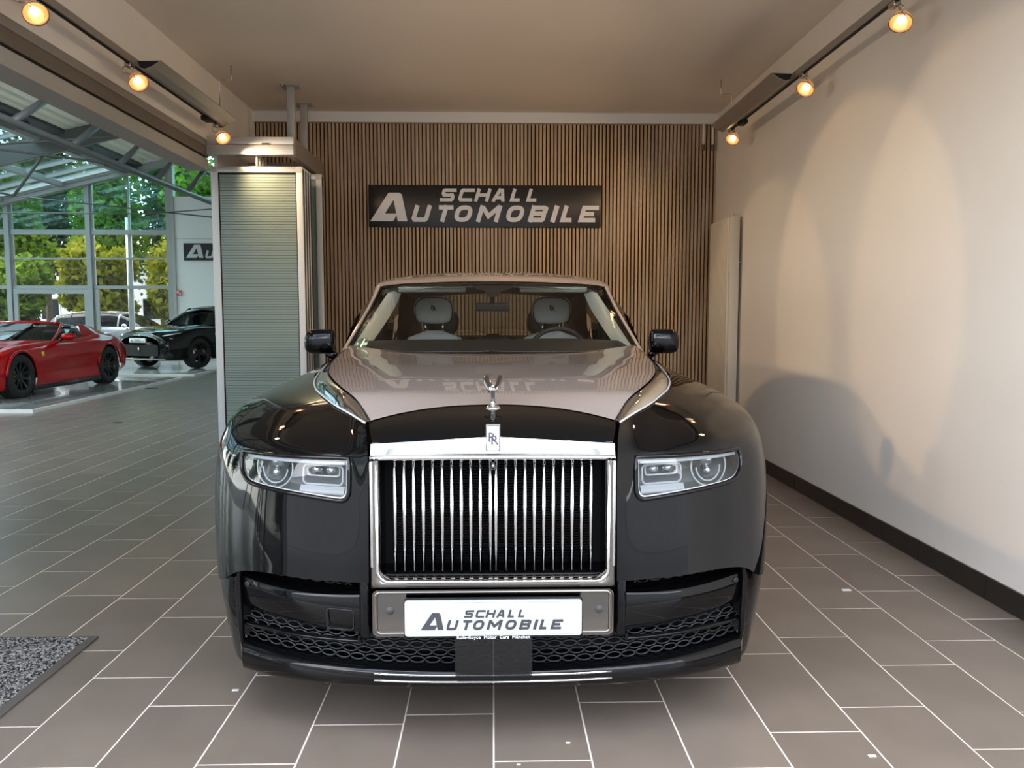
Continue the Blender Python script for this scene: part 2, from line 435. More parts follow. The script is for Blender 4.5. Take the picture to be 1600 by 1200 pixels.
# ---- ground outside
g = S(MB().box((-90, -60, -.2), (60, YF-.004, -.03)).build('ground_front', 'paving'))
g = S(MB().box((-90, 26.01, -.2), (40, 120, -.03)).build('ground_rear', 'asphalt'))
g = S(MB().box((-90, YF, -.2), (-19.01, 26.0, -.03)).build('ground_side', 'paving'))
# ---- room shell
S(MB().box((XR, YF, 0), (XR+.22, YB+.2, 3.7)).build('wall_right', 'wall_paint'))
wb = S(MB().box((XL-.2, YB, 0), (XR, YB+.2, 3.7)).build('wall_back', 'felt'))
S(MB().box((XL, YF, ZC), (XR, YB, ZC+.25)).build('ceiling', 'ceiling_paint'))
S(MB().box((XL, 8.44, 3.345), (XR, YB, ZC)).build('trim_1', 'white_paint'))
# left lintel over the wide opening to the hall, stepped, with a track slot
wl = S(MB().box((XL-.22, YF, 2.86), (XL, YB, ZC)).build('wall_left', 'wall_paint'))
MB().box((XL-.16, YF, 2.806), (XL-.006, 7.12, 2.872)).build('lower_band', 'mid_grey', wl)
MB().box((XL-.16, YF, 2.722), (XL-.012, 7.1, 2.806)).build('soffit', 'soffit', wl)  # upright band, its dark brown carries the shade of a soffit
MB().box((XL-.16, YF, 2.700), (XL-.03, 7.1, 2.722)).build('track_slot', 'black_gap', wl)
MB().box((XL-.16, YF, 2.612), (XL-.008, 7.1, 2.700)).build('beam_flange', 'beam_grey', wl)
MB().box((XL-.18, YF, 2.604), (XL-.0, 7.1, 2.612)).build('beam_lip', 'beam_grey', wl)
MB().box((XL-.30, YF, 2.66), (XL-.16, 7.1, 3.45)).build('hall_beam', 'beam_grey', wl)
MB().box((XL-.03, 7.3, 0), (XL, YB, 2.86)).build('wall_pier', 'wall_paint', wl)
# ---- oak slats on the back wall
sl = MB().box((-.0125, 0, 0), (.0125, .022, 3.34)).build('slat', 'oak_slat', wb)
PIT = .0392; x = XL-.03; first = True
while x < XR-.005:
    o = sl if first else sl.copy()
    if not first: C.objects.link(o)
    o.location = (x+.0125+.004, YB-.026, 0); first = False
    x += PIT
# ---- tiled skirting along the right wall
bs = S(MB().box((XR-.006, YF, 0), (XR, YB-.03, .112)).build('baseboard_right', 'grout'))
y = 3.02-6*.6
while y < YB-.05:
    a, e = max(y+.002, YF), min(y+.598, YB-.03)
    if e > a: MB().box((XR-.016, a, .004), (XR-.005, e, .115)).build('tile', 'skirting', bs)
    y += .6
# ================================================================== SIGN on the slats
setoff(-.075, 8.44, 2.27)
sg = empty('wall_sign', 'black rectangular sign board with two lines of silver lettering on the oak slats', 'sign')
MB().bbox((-1.295, 8.452, 2.275), (1.14, 8.474, 2.71), .003).build('board', 'sign_black', sg)
b = MB(); k = 2.435/1467
logo(b, -1.295, 2.275, k, lambda x, z, d: (x, 8.452-d, z), .006)
b.build('lettering', 'sign_letter', sg, weld='keep')
# ================================================================== tall ribbed radiator in the corner
setoff(2.25, 7.75, .1)
rd = empty('radiator', 'tall cream vertical radiator with ribbed front on the right wall', 'radiator')
MB().bbox((2.235, 7.50, .22), (2.325, 8.15, 2.285), .006).build('end_panel', 'radiator', rd)
b = MB()
for i in range(13):
    y0 = 7.52+i*.048; b.bbox((2.215, y0, .23), (2.24, y0+.040, 2.275), .01)
b.build('rib', 'radiator', rd)['kind'] = 'stuff'
for zz in (.5, 2.0):
    MB().box((2.32, 7.60, zz), (2.353, 7.66, zz+.05)).build('wall_bracket', 'radiator', rd)
for yy in (7.53, 8.1):
    MB().tube([(2.28, yy, .22), (2.28, yy, .0)], .012).build('pipe', 'radiator', rd)
MB().tube([(2.275, 7.53, 2.285), (2.275, 7.53, 2.305)], .008).build('bleed_valve', 'chrome', rd)
MB().tube([(2.325, 7.53, 1.85), (2.34, 7.49, 1.85)], .006).build('hook', 'chrome', rd)
# two short white pipe stubs hanging in front of the slats
for px_, nm in ((2.205, 'white capped pipe stub over the slats, farther from the corner'), (2.302, 'white capped pipe stub over the slats, nearest the corner')):
    setoff(px_, 8.43, 3.07)
    p = empty('pipe_stub', nm, 'pipe', 'pipe stubs')
    MB().tube([(px_, 8.43, 3.345), (px_, 8.43, 3.13)], .0125, 10).build('tube', 'white_plastic', p)
    MB().tube([(px_, 8.43, 3.13), (px_, 8.43, 3.075)], .017, 10).build('valve', 'soffit', p)
# ================================================================== floor mat
setoff(-1.9, 2.9, 0)
mt = empty('door_mat', 'speckled grey coir door mat with brown rubber border on the tiles', 'mat')
MB().bbox((-2.75, 1.9, 0), (-1.655, 3.27, .008), .003).build('border', 'mat_border', mt)
def mat_material():
    m = mat('mat_pile', (.05, .05, .05), .95); n = m.node_tree; bsd = n.nodes['Principled BSDF']
    t = n.nodes.new('ShaderNodeTexCoord'); v = n.nodes.new('ShaderNodeTexVoronoi'); v.inputs['Scale'].default_value = 150
    n.links.new(t.outputs['Object'], v.inputs['Vector']); c = n.nodes.new('ShaderNodeValToRGB')
    c.color_ramp.elements[0].position = .25; c.color_ramp.elements[0].color = (.012, .012, .012, 1); c.color_ramp.elements[1].position = .9; c.color_ramp.elements[1].color = (.42, .41, .39, 1)
    sx = n.nodes.new('ShaderNodeSeparateColor'); n.links.new(v.outputs['Color'], sx.inputs['Color']); n.links.new(sx.outputs['Red'], c.inputs['Fac']); n.links.new(c.outputs['Color'], bsd.inputs['Base Color'])
    bm_ = n.nodes.new('ShaderNodeBump'); bm_.inputs['Strength'].default_value = .8; bm_.inputs['Distance'].default_value = .006
    n.links.new(v.outputs['Distance'], bm_.inputs['Height']); n.links.new(bm_.outputs['Normal'], bsd.inputs['Normal'])
mat_material()
# looped pile: a rough relief rather than a flat sheet
nx, ny = 120, 150; hz = .010+.006*rng.random((ny+1, nx+1))
G = [[(-2.72+(1.03)*i/nx, 1.93+1.325*j/ny, hz[j, i] if 0 < i < nx and 0 < j < ny else .006) for i in range(nx+1)] for j in range(ny+1)]
MB().grid(G).build('pile', 'mat_pile', mt)['kind'] = 'stuff'
# paper scraps and crumbs on the tiles
for i, (x, y, s_, nm) in enumerate(((1.735, 3.76, .022, 'torn white paper scrap on the tiles near the right wall'), (1.16, 2.30, .012, 'pale crumb on the tiles between wall and car front'),
                              (-.93, 2.78, .012, 'cream crumb lying by the bumper corner beside the mat'), (.235, 2.40, .007, 'tiny white fleck on the tile before the chin spoiler'), (.075, 2.28, .006, 'tiny white speck beside the joint before the chin spoiler'))):
    setoff(x, y, 0)
    MBs = MB(); MBs.bbox((x-s_, y-s_*.5, 0), (x+s_, y+s_*.5, s_*.35), s_*.15)
    tag(MBs.build('paper_scrap', 'scrap'), nm, 'scrap', 'litter on the tiles')
# ================================================================== folding partition stack
PX0, PX1 = -2.455, -1.66
def panel(y, label, x1=PX1, top=2.645, first=False):
    setoff((PX0+x1)/2, y, 0)
    p = empty('partition_panel', label, 'partition', 'folding partition panels')
    th = .055
    for nm, a, e in (('stile', (PX0, y, .02), (PX0+.062, y+th, top)), ('stile', (x1-.055, y, .02), (x1, y+th, top)),
                     ('rail', (PX0+.062, y, top-.052), (x1-.055, y+th, top)), ('rail', (PX0+.062, y, .02), (x1-.055, y+th, .12))):
        MB().bbox(a, e, .003).build(nm, 'aluminium' if nm == 'rail' else 'white_frame', p)
    for xx in (PX0+.004, x1-.056):
        MB().box((xx, y-.002, top-.051), (xx+.052, y+.003, top-.002)).build('corner_cap', 'grey_steel', p)
    if first:
        for a_, e_ in (((PX0+.06, y+.010, .11), (PX0+.074, y+.02, top-.05)), ((x1-.066, y+.010, .11), (x1-.053, y+.02, top-.05)), ((PX0+.06, y+.010, top-.066), (x1-.053, y+.02, top-.05))): MB().box(a_, e_).build('gasket', 'black_gap', p)
        MB().box((PX0+.072, y+.012, .12), (x1-.062, y+.03, top-.056)).build('pane', 'ribbed_groove', p)
        bb = MB(); z = .124
        while z < top-.075: bb.box((PX0+.074, y+.008, z), (x1-.064, y+.014, z+.0185)); z += .0225
        bb.build('rib', 'ribbed_pane', p)['kind'] = 'stuff'
    else:
        MB().box((PX0+.062, y+.015, .12), (x1-.055, y+.04, top-.052)).build('pane', 'ribbed_pane', p)
    MB().tube([((PX0+x1)/2, y+.027, top), ((PX0+x1)/2, y+.027, 2.75)], .012).build('hanger', 'grey_steel', p)
    MB().box((x1-.001, y+.02, .02), (x1+.006, y+.035, top-.02)).build('seal', 'dark_rubber', p)
    return p
panel(7.10, 'folding partition panel with pale frame and ribbed green glass, front of the stack', first=True)
panel(7.19, 'folding partition panel directly behind the ribbed glass one, second in the stack')
panel(7.28, 'folding partition panel in the middle of the stack by the slatted wall')
panel(7.37, 'folding partition panel fourth in the stack by the slatted wall')
panel(7.75, 'last folding partition panel with a broad white end stile before the slats', x1=-1.632, top=2.695)
# ---- parking frame that carries the stack
setoff(-2.1, 7.1, 2.74)
fr = empty('track_frame', 'grey aluminium parking track frame hung from two ceiling posts', 'track')
MB().bbox((-2.47, 7.06, 2.825), (-1.72, 7.13, 2.89), .003).build('front_rail', 'aluminium', fr)
MB().bbox((-2.47, 7.05, 2.735), (-1.72, 7.14, 2.82), .003).build('front_fascia', 'aluminium', fr)
MB().bbox((-1.79, 7.14, 2.735), (-1.72, 8.28, 2.89), .003).build('side_rail', 'track_grey', fr)
MB().box((-2.47, 8.20, 2.75), (-1.79, 8.28, 2.88)).build('back_rail', 'track_grey', fr)
MB().box((-1.99, 7.046, 2.82), (-1.93, 7.052, 2.832)).build('slot', 'black_gap', fr)
for (x, y) in ((-1.849, 7.5), (-1.878, 8.12)):
    setoff(-2.1, 7.1, 2.74)
    ps = MB().bbox((x-.033, y, 2.88), (x+.033, y+.066, ZC-.01), .004).build('post', 'grey_steel', fr)
    MB().bbox((x-.085, y-.05, ZC-.012), (x+.085, y+.116, ZC), .002).build('flange_plate', 'grey_steel', ps)
    for dx in (-.065, .065):
        for dy in (-.03, .096): MB().tube([(x+dx, y+dy, ZC-.012), (x+dx, y+dy, ZC-.022)], .009, 6).build('bolt', 'grey_steel', ps)
# ================================================================== light tracks, wall washers, spot lamps
LAMPS = []
def track(X, Z, y0, y1, sgn, label, wall):
    setoff(X, (y0+y1)/2, Z)
    t = empty('light_track', label, 'light track', 'ceiling light tracks')
    MB().bbox((X-.022, y0, Z), (X+.022, y1, Z+.045), .004).build('rail', 'track_grey', t)
    MB().box((X-.012, y0, Z-.002), (X+.012, y1, Z+.001)).build('slot', 'black_gap', t)
    for yy in (y1-.03, 3.0):
        a = X+sgn*.10
        MB().tube([(X, yy, Z+.04), (X, yy, ZC-.14), (X+sgn*.02, yy, ZC-.12), (a, yy, ZC-.12), (a, yy, ZC-.0)], .0045, 6).build('hanger_rod', 'lamp_metal', t)
    MB().bbox((X-.03, y1-.42, Z-.035), (X+.03, y1-.30, Z), .006).build('feed_box', 'dark_rubber', t)
def washer(X, Z, y0, y1, sgn, label):
    setoff(X, (y0+y1)/2, Z)
    t = empty('wall_washer', label, 'light fitting', 'trough wall washers')
    prof = [(.005*sgn, .0), (.022*sgn, -.042), (.055*sgn, -.05), (.10*sgn, -.032), (.155*sgn, .004)]
    P2 = prof+[(x_, z_+.007) for x_, z_ in prof[::-1]]
    b = MB(); n = len(P2)
    b.add([(X+x_, y0, Z+z_) for x_, z_ in P2]+[(X+x_, y1, Z+z_) for x_, z_ in P2], [(i, (i+1) % n, n+(i+1) % n, n+i) for i in range(n)]+[tuple(range(n))[::-1], tuple(range(n, 2*n))])
    b.build('trough', 'track_grey', t)
    for yy in (y0+.001, y1-.005): MB().prism([(X+x_*.96, Z+z_+.004) for x_, z_ in prof], .004, 'y', yy).build('end_plate', 'black_gap', t)
    MB().tube([(X+.06*sgn, y0+.05, Z-.02), (X+.06*sgn, y1-.05, Z-.02)], .010, 8).build('lamp_tube', 'white_plastic', t)
def spot(X, Y, Z, aim, label, trk_z, trk_x, power=30):
    setoff(X, Y, Z)
    t = empty('spot_lamp', label, 'spot lamp', 'halogen spot lamps on the tracks')
    d = (Vector(aim)-Vector((X, Y, Z))).normalized()
    # the glass reflector looks down into the room, tipped towards its target
    dv = (d*.55+Vector((0, -.55, -.55))).normalized()
    q = dv.to_track_quat('Z', 'Y').to_matrix().to_4x4(); mtx = Matrix.Translation((X, Y, Z))@q
    MB().lathe([(.016, -.055), (.03, -.048), (.046, -.03), (.055, -.008), (.058, .012), (.056, .012), (.053, -.007), (.044, -.027), (.028, -.044), (.014, -.05)], 24, mtx).build('reflector', 'amber_glass', t)
    MB().lathe([(.0575, .008), (.061, .010), (.061, .016), (.0575, .016)], 24, mtx).build('rim_ring', 'lamp_metal', t)
    MB().ell((X, Y, Z)+dv*-.012 if False else Vector((X, Y, Z))-dv*.012, (.024, .024, .024), 14, 10).build('bulb', 'bulb', t)
    top = Vector((trk_x, Y, trk_z))
    MB().bbox((trk_x-.02, Y-.035, trk_z-.03), (trk_x+.02, Y+.035, trk_z-.003), .004).build('adapter', 'lamp_metal', t)
    bk = Vector((X, Y, Z))-dv*.05
    MB().tube([top-Vector((0, 0, .03)), (top+bk)/2+Vector((0, 0, .01)), bk], .006, 6).build('arm', 'lamp_metal', t)
    sg_ = -1 if X < 0 else 1
    MB().tube([top+Vector((0, 0, -.03)), top+Vector((.0, -.06, -.035)), top+Vector((0, -.10, -.06)), top+Vector((0, -.085, -.085)), bk+Vector((0, -.02, .01)), bk], .003, 6).build('cable', 'lamp_metal', t)
    ld = bpy.data.lights.new('spot_beam', 'SPOT'); ld.energy = power; ld.color = (1, .66, .36); ld.spot_size = math.radians(33); ld.spot_blend = (.2 if X < 0 else .7); ld.shadow_soft_size = .03
    lo = bpy.data.objects.new('spot_beam', ld); C.objects.link(lo); lo.parent = t; lo.location = tuple(d*.09); lo.rotation_euler = d.to_track_quat('-Z', 'Y').to_euler()
    fd = Vector((-math.copysign(.8, X), .25, -.55)).normalized()                   # wide fill light added at each lamp, aimed into the room
    sp = bpy.data.lights.new('lamp_fill', 'SPOT'); sp.energy = 42; sp.color = (1, .70, .42); sp.spot_size = math.radians(140); sp.spot_blend = 1; sp.shadow_soft_size = .05
    so = bpy.data.objects.new('lamp_fill', sp); C.objects.link(so); so.parent = t; so.location = tuple(fd*.10+Vector((0, 0, -.03))); so.rotation_euler = fd.to_track_quat('-Z', 'Y').to_euler()
track(-2.30, 2.945, YF+.1, 6.97, 1, 'grey light track along the lintel over the hall opening', XL)
track(2.15, 3.02, YF+.1, 7.30, -1, 'grey light track along the white right wall', XR)
washer(-2.26, 2.955, 5.25, 6.75, 1, 'grey trough wall washer beside the track over the hall opening')
washer(2.11, 3.035, 5.68, 7.22, -1, 'grey trough wall washer beside the track on the right wall')
spot(-2.25, 4.105, 2.834, (2.355, 3.9, 1.5), 'glowing amber spot lamp on the lintel track, nearest the shop front', 2.945, -2.30, 90)
spot(-2.25, 5.245, 2.829, (2.355, 5.25, 1.5), 'glowing amber spot lamp on the lintel track at the start of the trough washer', 2.945, -2.30, 105)
spot(-2.25, 6.83, 2.83, (2.355, 6.85, 1.2), 'glowing amber spot lamp on the lintel track by the folding partition', 2.945, -2.30, 75)
spot(2.19, 4.35, 2.918, (-1.2, 4.6, .3), 'glowing amber spot lamp on the right wall track, nearest the shop front', 3.02, 2.15, 130)
spot(2.17, 5.60, 2.918, (-1.9, 6.3, 1.5), 'glowing amber spot lamp on the right wall track at the start of the trough washer', 3.02, 2.15, 130)
spot(2.16, 7.25, 2.935, (-1.2, 7.4, .9), 'glowing amber spot lamp on the right wall track by the slatted wall', 3.02, 2.15, 70)
# ================================================================== THE HALL beyond the opening
setoff()
S(MB().box((XL-.2, YB+.2, 0), (XL, 26, 8.2)).build('wall_hall', 'hall_white'))
RZ = lambda x: 8.766+.24*x                     # mono-pitch roof
YW = 26.0
hw = S(MB().box((-10.2, YW-.15, 0), (XL-.2, YW, 5.13)).build('wall_hall_end', 'hall_white'))
MB().box((-10.22, YW-.2, 0), (-10.12, YW, 6.3)).build('edge_column', 'grey_steel', hw)
MB().box((-10.1, YW-.156, 3.80), (XL-.2, YW-.149, 3.815)).build('panel_joint', 'grey_steel', hw)
# glazed end wall: frame posts, transoms and one pane for each field
win = S(empty('window_1', kind='structure'))
cols = [-18.6, -15.4, -12.85, -10.3]
for i, x in enumerate(cols):
    MB().box((x-.09, YW-.16, 0), (x+.06, YW+.06, RZ(x)+.05)).build('mullion', 'hall_frame', win)
    MB().box((x+.06, YW-.05, 0), (x+.12, YW+.02, RZ(x))).build('mullion_cap', 'grey_steel', win)
rows = [0, 2.25, 3.17, 4.02]
for a, e in zip(cols[:-1], cols[1:]):
    for z, t in ((2.22, .10), (3.15, .05), (3.93, .16)):
        MB().box((a+.08, YW-.10, z), (e-.09, YW+.04, z+t)).build('transom', 'hall_frame', win)
    for z0, z1, m_ in ((.05, 2.22, 'pane_clear'), (2.32, 3.15, 'pane_clear'), (3.2, 3.93, 'pane_clear')):
        MB().box((a+.1, YW-.012, z0), (e-.09, YW, z1)).build('pane', m_, win)
    b = MB().prism([(a+.1, 4.09), (e-.09, 4.09), (e-.09, RZ(e)-.12), (a+.1, RZ(a)-.12)], .012, 'y', YW-.012); b.build('pane', 'pane_teal', win)
for x in (-11.6, -8.6):                        # slim bars in the upper glass
    MB().box((x-.03, YW-.04, 4.09 if x < -10.3 else 5.13), (x+.03, YW+.03, RZ(x)-.1)).build('glazing_bar', 'hall_frame', win)
MB().box((-11.66, YW-.04, .05), (-11.56, YW+.03, 3.93)).build('glazing_bar', 'hall_frame', win)
b = MB().prism([(-10.2, 5.14), (XL-.2, 5.14), (XL-.2, RZ(XL)-.12), (-10.2, RZ(-10.2)-.12)], .012, 'y', YW-.012); b.build('pane', 'pane_teal', win)
# door leaf frame in the left field
for a, e in (((-15.3, YW-.14, .02), (-15.17, YW-.05, 2.2)), ((-13.07, YW-.14, .02), (-12.95, YW-.05, 2.2)), ((-15.17, YW-.14, 2.06), (-13.07, YW-.05, 2.2)), ((-15.17, YW-.14, .02), (-13.07, YW-.05, .2))):
    MB().box(a, e).build('door_frame', 'hall_frame', win)
for z in (.02,):
    MB().box((-12.72, YW-.12, .02), (-12.62, YW-.05, 2.2)).build('door_frame', 'hall_frame', win)
# glazed shop front of the hall, unseen, added to dim sky in reflections
wf = S(empty('window_2', kind='structure'))
for x in np.arange(-19, -2.5, 2.7):
    MB().box((x-.06, YF, 0), (x+.06, YF+.12, RZ(x))).build('mullion', 'hall_frame', wf)
    x1 = min(x+2.7, XL-.2)
    if x1-x > .3:
        for z in (2.4, 4.1): MB().box((x+.06, YF, z), (x1-.06, YF+.1, z+.12)).build('transom', 'hall_frame', wf)
        MB().box((x+.06, YF+.05, .05), (x1-.06, YF+.062, 2.4)).build('pane', 'pane_front', wf); MB().box((x+.06, YF+.05, 2.52), (x1-.06, YF+.062, 4.1)).build('pane', 'pane_front', wf)
        MB().prism([(x+.06, 4.22), (x1-.06, 4.22), (x1-.06, RZ(x1)-.1), (x+.06, RZ(x)-.1)], .012, 'y', YF+.05).build('pane', 'pane_front', wf)
# glazed side of the hall
ws3 = S(empty('window_3', kind='structure'))
zt = RZ(-18.9)
for y in np.arange(YF, 26.1, 3.1):
    MB().box((-18.97, y-.06, 0), (-18.85, y+.06, zt)).build('mullion', 'hall_frame', ws3)
    y1 = min(y+3.1, 25.9)
    if y1-y > .4:
        for z in (2.25, 3.2): MB().box((-18.95, y+.06, z), (-18.87, y1-.06, z+.09)).build('transom', 'hall_frame', ws3)
        for z0, z1 in ((.05, 2.25), (2.34, 3.2), (3.29, zt)): MB().box((-18.92, y+.06, z0), (-18.908, y1-.06, z1)).build('pane', 'pane_clear', ws3)
# ---- roof
rf = S(empty('roof', kind='structure'))
def slope(x0, x1, y0, y1, t0, t1): return [(x0, y0, RZ(x0)+t0), (x1, y0, RZ(x1)+t0), (x1, y1, RZ(x1)+t0), (x0, y1, RZ(x0)+t0), (x0, y0, RZ(x0)+t1), (x1, y0, RZ(x1)+t1), (x1, y1, RZ(x1)+t1), (x0, y1, RZ(x0)+t1)]
BX = [(0,3,2,1),(4,5,6,7),(0,1,5,4),(1,2,6,5),(2,3,7,6),(3,0,4,7)]
def sbox(x0, x1, y0, y1, t0, t1, nm, m_, par=rf): return MB().add(slope(x0, x1, y0, y1, t0, t1), BX).build(nm, m_, par)
prof = []; x = -11.0                               # trapezoidal deck, one folded sheet
while x < XL-.1: prof += [(x, 0), (x+.12, 0), (x+.145, .06), (x+.23, .06), (x+.255, 0)]; x += .255
MB().grid([[(x_, y_, RZ(x_)+t_) for x_, t_ in prof] for y_ in (YF, 26)], smooth=False).build('deck', 'deck_metal', rf)
sbox(-11.0, XL-.1, YF, 26, .10, .13, 'deck_topping', 'grey_steel')
sbox(-11.35, -11.0, YF, 26, -.08, .1, 'gutter', 'dark_duct'); sbox(-11.6, -11.35, YF, 26, -.02, .1, 'gutter_flange', 'grey_steel')
for y in np.arange(3, 26, 3.05):
    sbox(-11.55, -11.15, y, y+1.6, -.18, -.08, 'vent_flap', 'dark_duct')
for y in (3.2, 9.2, 15.2, 21.2): sbox(-19, XL-.3, y-.05, y+.05, -.52, -.02, 'rafter', 'truss_paint')
sbox(-19, XL-.3, 25.7, 25.95, -.22, .06, 'edge_beam', 'hall_frame'); sbox(-19, XL-.3, 25.55, 25.7, -.02, .1, 'edge_tube', 'white_frame')
y = YF
ys = list(np.arange(YF, 26, 1.02))
for y in ys: sbox(-19, -11.5, y-.035, y+.035, -.08, .03, 'glazing_bar', 'hall_frame')
for x in (-19, -17.2, -15.4, -13.5, -11.7): sbox(x-.06, x+.06, YF, 26, -.14, 0, 'purlin', 'hall_frame')
for k in range(len(ys)-1):
    sbox(-19, -11.5, ys[k]+.035, ys[k+1]-.035, .0, .012, 'pane', 'pane_roof')
# ---- tubular roof truss running beside the lintel
setoff(-6, 12, 3.75)
tr = empty('roof_truss', 'grey tubular steel roof truss with slanted struts in the glazed hall', 'truss')
MB().tube([(-6, YF+.3, 3.76), (-6, 25.6, 3.76)], .055, 10).build('lower_chord', 'truss_paint', tr)
MB().tube([(-6, YF+.3, 4.36), (-6, 25.6, 4.36)], .05, 10).build('upper_chord', 'truss_paint', tr)
yy = 3.2; kk = 0
while yy < 25:
    MB().tube([(-6, yy, 3.76), (-6, yy+1.0, 4.36)], .05, 8).build('strut', 'truss_paint', tr)
    yy += 1.42
for y in (3.2, 9.2, 15.2, 21.2):
    for x in (-6,): MB().tube([(x, y, 4.36), (x, y, RZ(x)-.5)], .035, 8).build('hanger_post', 'truss_paint', tr)
# cross ties
for i, (y, nm) in enumerate(((13.2, 'thin steel tie rods spanning the hall under the glass roof, nearer pair'), (21.2, 'thin steel tie rods spanning the hall below the last rafter'))):
    setoff(-12, y, 4.5)
    t = empty('tie_rod', nm, 'tie rod', 'roof tie rods')
    a = (-18.6, y, RZ(-18.6)-.35)
    mid = (-12.4, y, 4.55-.1*i)
    MB().tube([a, mid, (-6, y, 3.78)], .018, 6).build('rod', 'truss_paint', t)
    MB().tube([(-18.6, y, 4.05), (-9, y, 4.0), (-4.5, y, 4.35)], .015, 6).build('rod', 'truss_paint', t)
    MB().tube([mid, (-11.4, y, RZ(-11.4)-.3)], .04, 8).build('post', 'truss_paint', t)
    MB().tube([mid, (-14.6, y, RZ(-14.6)-.3)], .03, 8).build('post', 'truss_paint', t)
# ---- sign and fire notice on the white end wall
setoff(-9.0, YW-.17, 3.1)
sg2 = empty('hall_sign', 'black sign with white lettering on the white hall wall, beside the partition', 'sign')
MB().box((-9.85, YW-.19, 3.12), (-7.0, YW-.15, 3.66)).build('board', 'sign_black', sg2)
b = MB(); logo(b, -9.80, 3.115, .00235, lambda x, z, d: (x, YW-.19-d, z), .01)
b.build('lettering', 'plate_white', sg2, weld='keep')
setoff(-10.02, YW-.2, 2.0)
n_ = empty('fire_notice', 'small red fire extinguisher notice on the white hall wall', 'notice')
MB().box((-10.11, YW-.235, 2.0), (-9.94, YW-.22, 2.17)).build('plate', 'red_sign', n_)
MB().box((-10.09, YW-.24, 2.07), (-10.03, YW-.234, 2.15)).build('pictogram', 'plate_white', n_)
MB().box((-10.02, YW-.24, 2.02), (-9.96, YW-.234, 2.10)).build('pictogram', 'plate_white', n_)
MB().box((-10.04, YW-.22, 2.03), (-9.99, YW-.15, 2.13)).build('bracket', 'white_frame', n_)
# ---- display platforms
def platform(P, label):
    cx_, cy_ = sum(p[0] for p in P)/len(P), sum(p[1] for p in P)/len(P)
    setoff(cx_, cy_, 0)
    t = empty('display_platform', label, 'platform', 'display platforms')
    MB().prism(P, .05, 'z', 0).build('edge', 'platform_edge', t)
    Q = [(cx_+(x-cx_)*.985, cy_+(y-cy_)*.985) for x, y in P]
    MB().prism(Q, .004, 'z', .0485).build('deck', 'platform_grey', t)
platform([(-6.39, 11.1), (-6.62, 17.0), (-10.9, 17.2), (-10.6, 11.15)], 'low glossy grey platform with pale edge under the red convertible')
platform([(-6.70, 17.9), (-6.85, 22.8), (-11.4, 22.9), (-11.3, 18.0)], 'low glossy grey platform with pale edge under the black SUV')
setoff(-6.45, 14.95, 0)
tag(MB().bbox((-6.50, 14.93, .0), (-6.28, 15.0, .006), .002).build('floor_socket', 'dark_rubber'), 'flat dark floor socket lid nearer the folding partition', 'floor socket', 'floor socket lids')
setoff(-4.75, 10.1, 0)
tag(MB().bbox((-4.80, 10.05, .0), (-4.70, 10.12, .006), .002).build('floor_socket', 'dark_rubber'), 'flat dark floor socket lid out in the open tiles', 'floor socket', 'floor socket lids')
# ================================================================== OUTSIDE: trees, post, building
leafv = np.array([(-.5, -.35, 0), (.5, -.35, 0), (.5, .35, 0), (-.5, .35, 0)])
def tree(x, y, h, r, n, m_, label, trunk=.16, low=.25, leaf=.16):
    setoff(x, y, -.03)
    t = empty('tree', label, 'tree', 'trees outside the glazed hall')
    k = 18; cen = []
    for i in range(k):
        a = rng.random()*6.28; rr = r*.55*math.sqrt(rng.random()); cen.append((x+rr*math.cos(a), y+rr*math.sin(a), h*(low+(1-low)*(.15+.75*rng.random()))))
    cen = np.array(cen); cen[:, 2] = h*(low+(1-low)*(.15+.75*(np.arange(k)+.5)/k)); idx = rng.integers(0, k, n)
    d = rng.normal(size=(n, 3)); d /= np.linalg.norm(d, axis=1)[:, None]
    R_ = np.array([r*.55, r*.55, h*(1-low)*.28]); pos = cen[idx]+d*R_*(rng.random(n)[:, None]**.4)
    q = rng.normal(size=(n, 4)); q /= np.linalg.norm(q, axis=1)[:, None]
    w_, x_, y_, z_ = q.T
    Rm = np.stack([np.stack([1-2*(y_*y_+z_*z_), 2*(x_*y_-z_*w_), 2*(x_*z_+y_*w_)], -1), np.stack([2*(x_*y_+z_*w_), 1-2*(x_*x_+z_*z_), 2*(y_*z_-x_*w_)], -1), np.stack([2*(x_*z_-y_*w_), 2*(y_*z_+x_*w_), 1-2*(x_*x_+y_*y_)], -1)], 1)
    V = np.einsum('nij,kj->nki', Rm, leafv)*leaf*(.7+.6*rng.random(n))[:, None, None]+pos[:, None, :]
    b = MB(); b.v = V.reshape(-1, 3).tolist(); b.f = [(4*i, 4*i+1, 4*i+2, 4*i+3) for i in range(n)]; b.sm = [False]*n
    b.build('foliage', m_, t, weld='keep')['kind'] = 'stuff'
    tb = MB().tube([(x, y, -.05), (x+.05, y, h*.3), (x-.05, y+.1, h*.62), (x, y, h*.8)], [trunk, trunk*.85, trunk*.5, trunk*.2], 8)
    for i in range(5): tb.tube([(x, y, h*(.3+.08*i)), tuple(cen[i])], [trunk*.35, trunk*.1], 6)
    tb.build('trunk', 'bark', t)
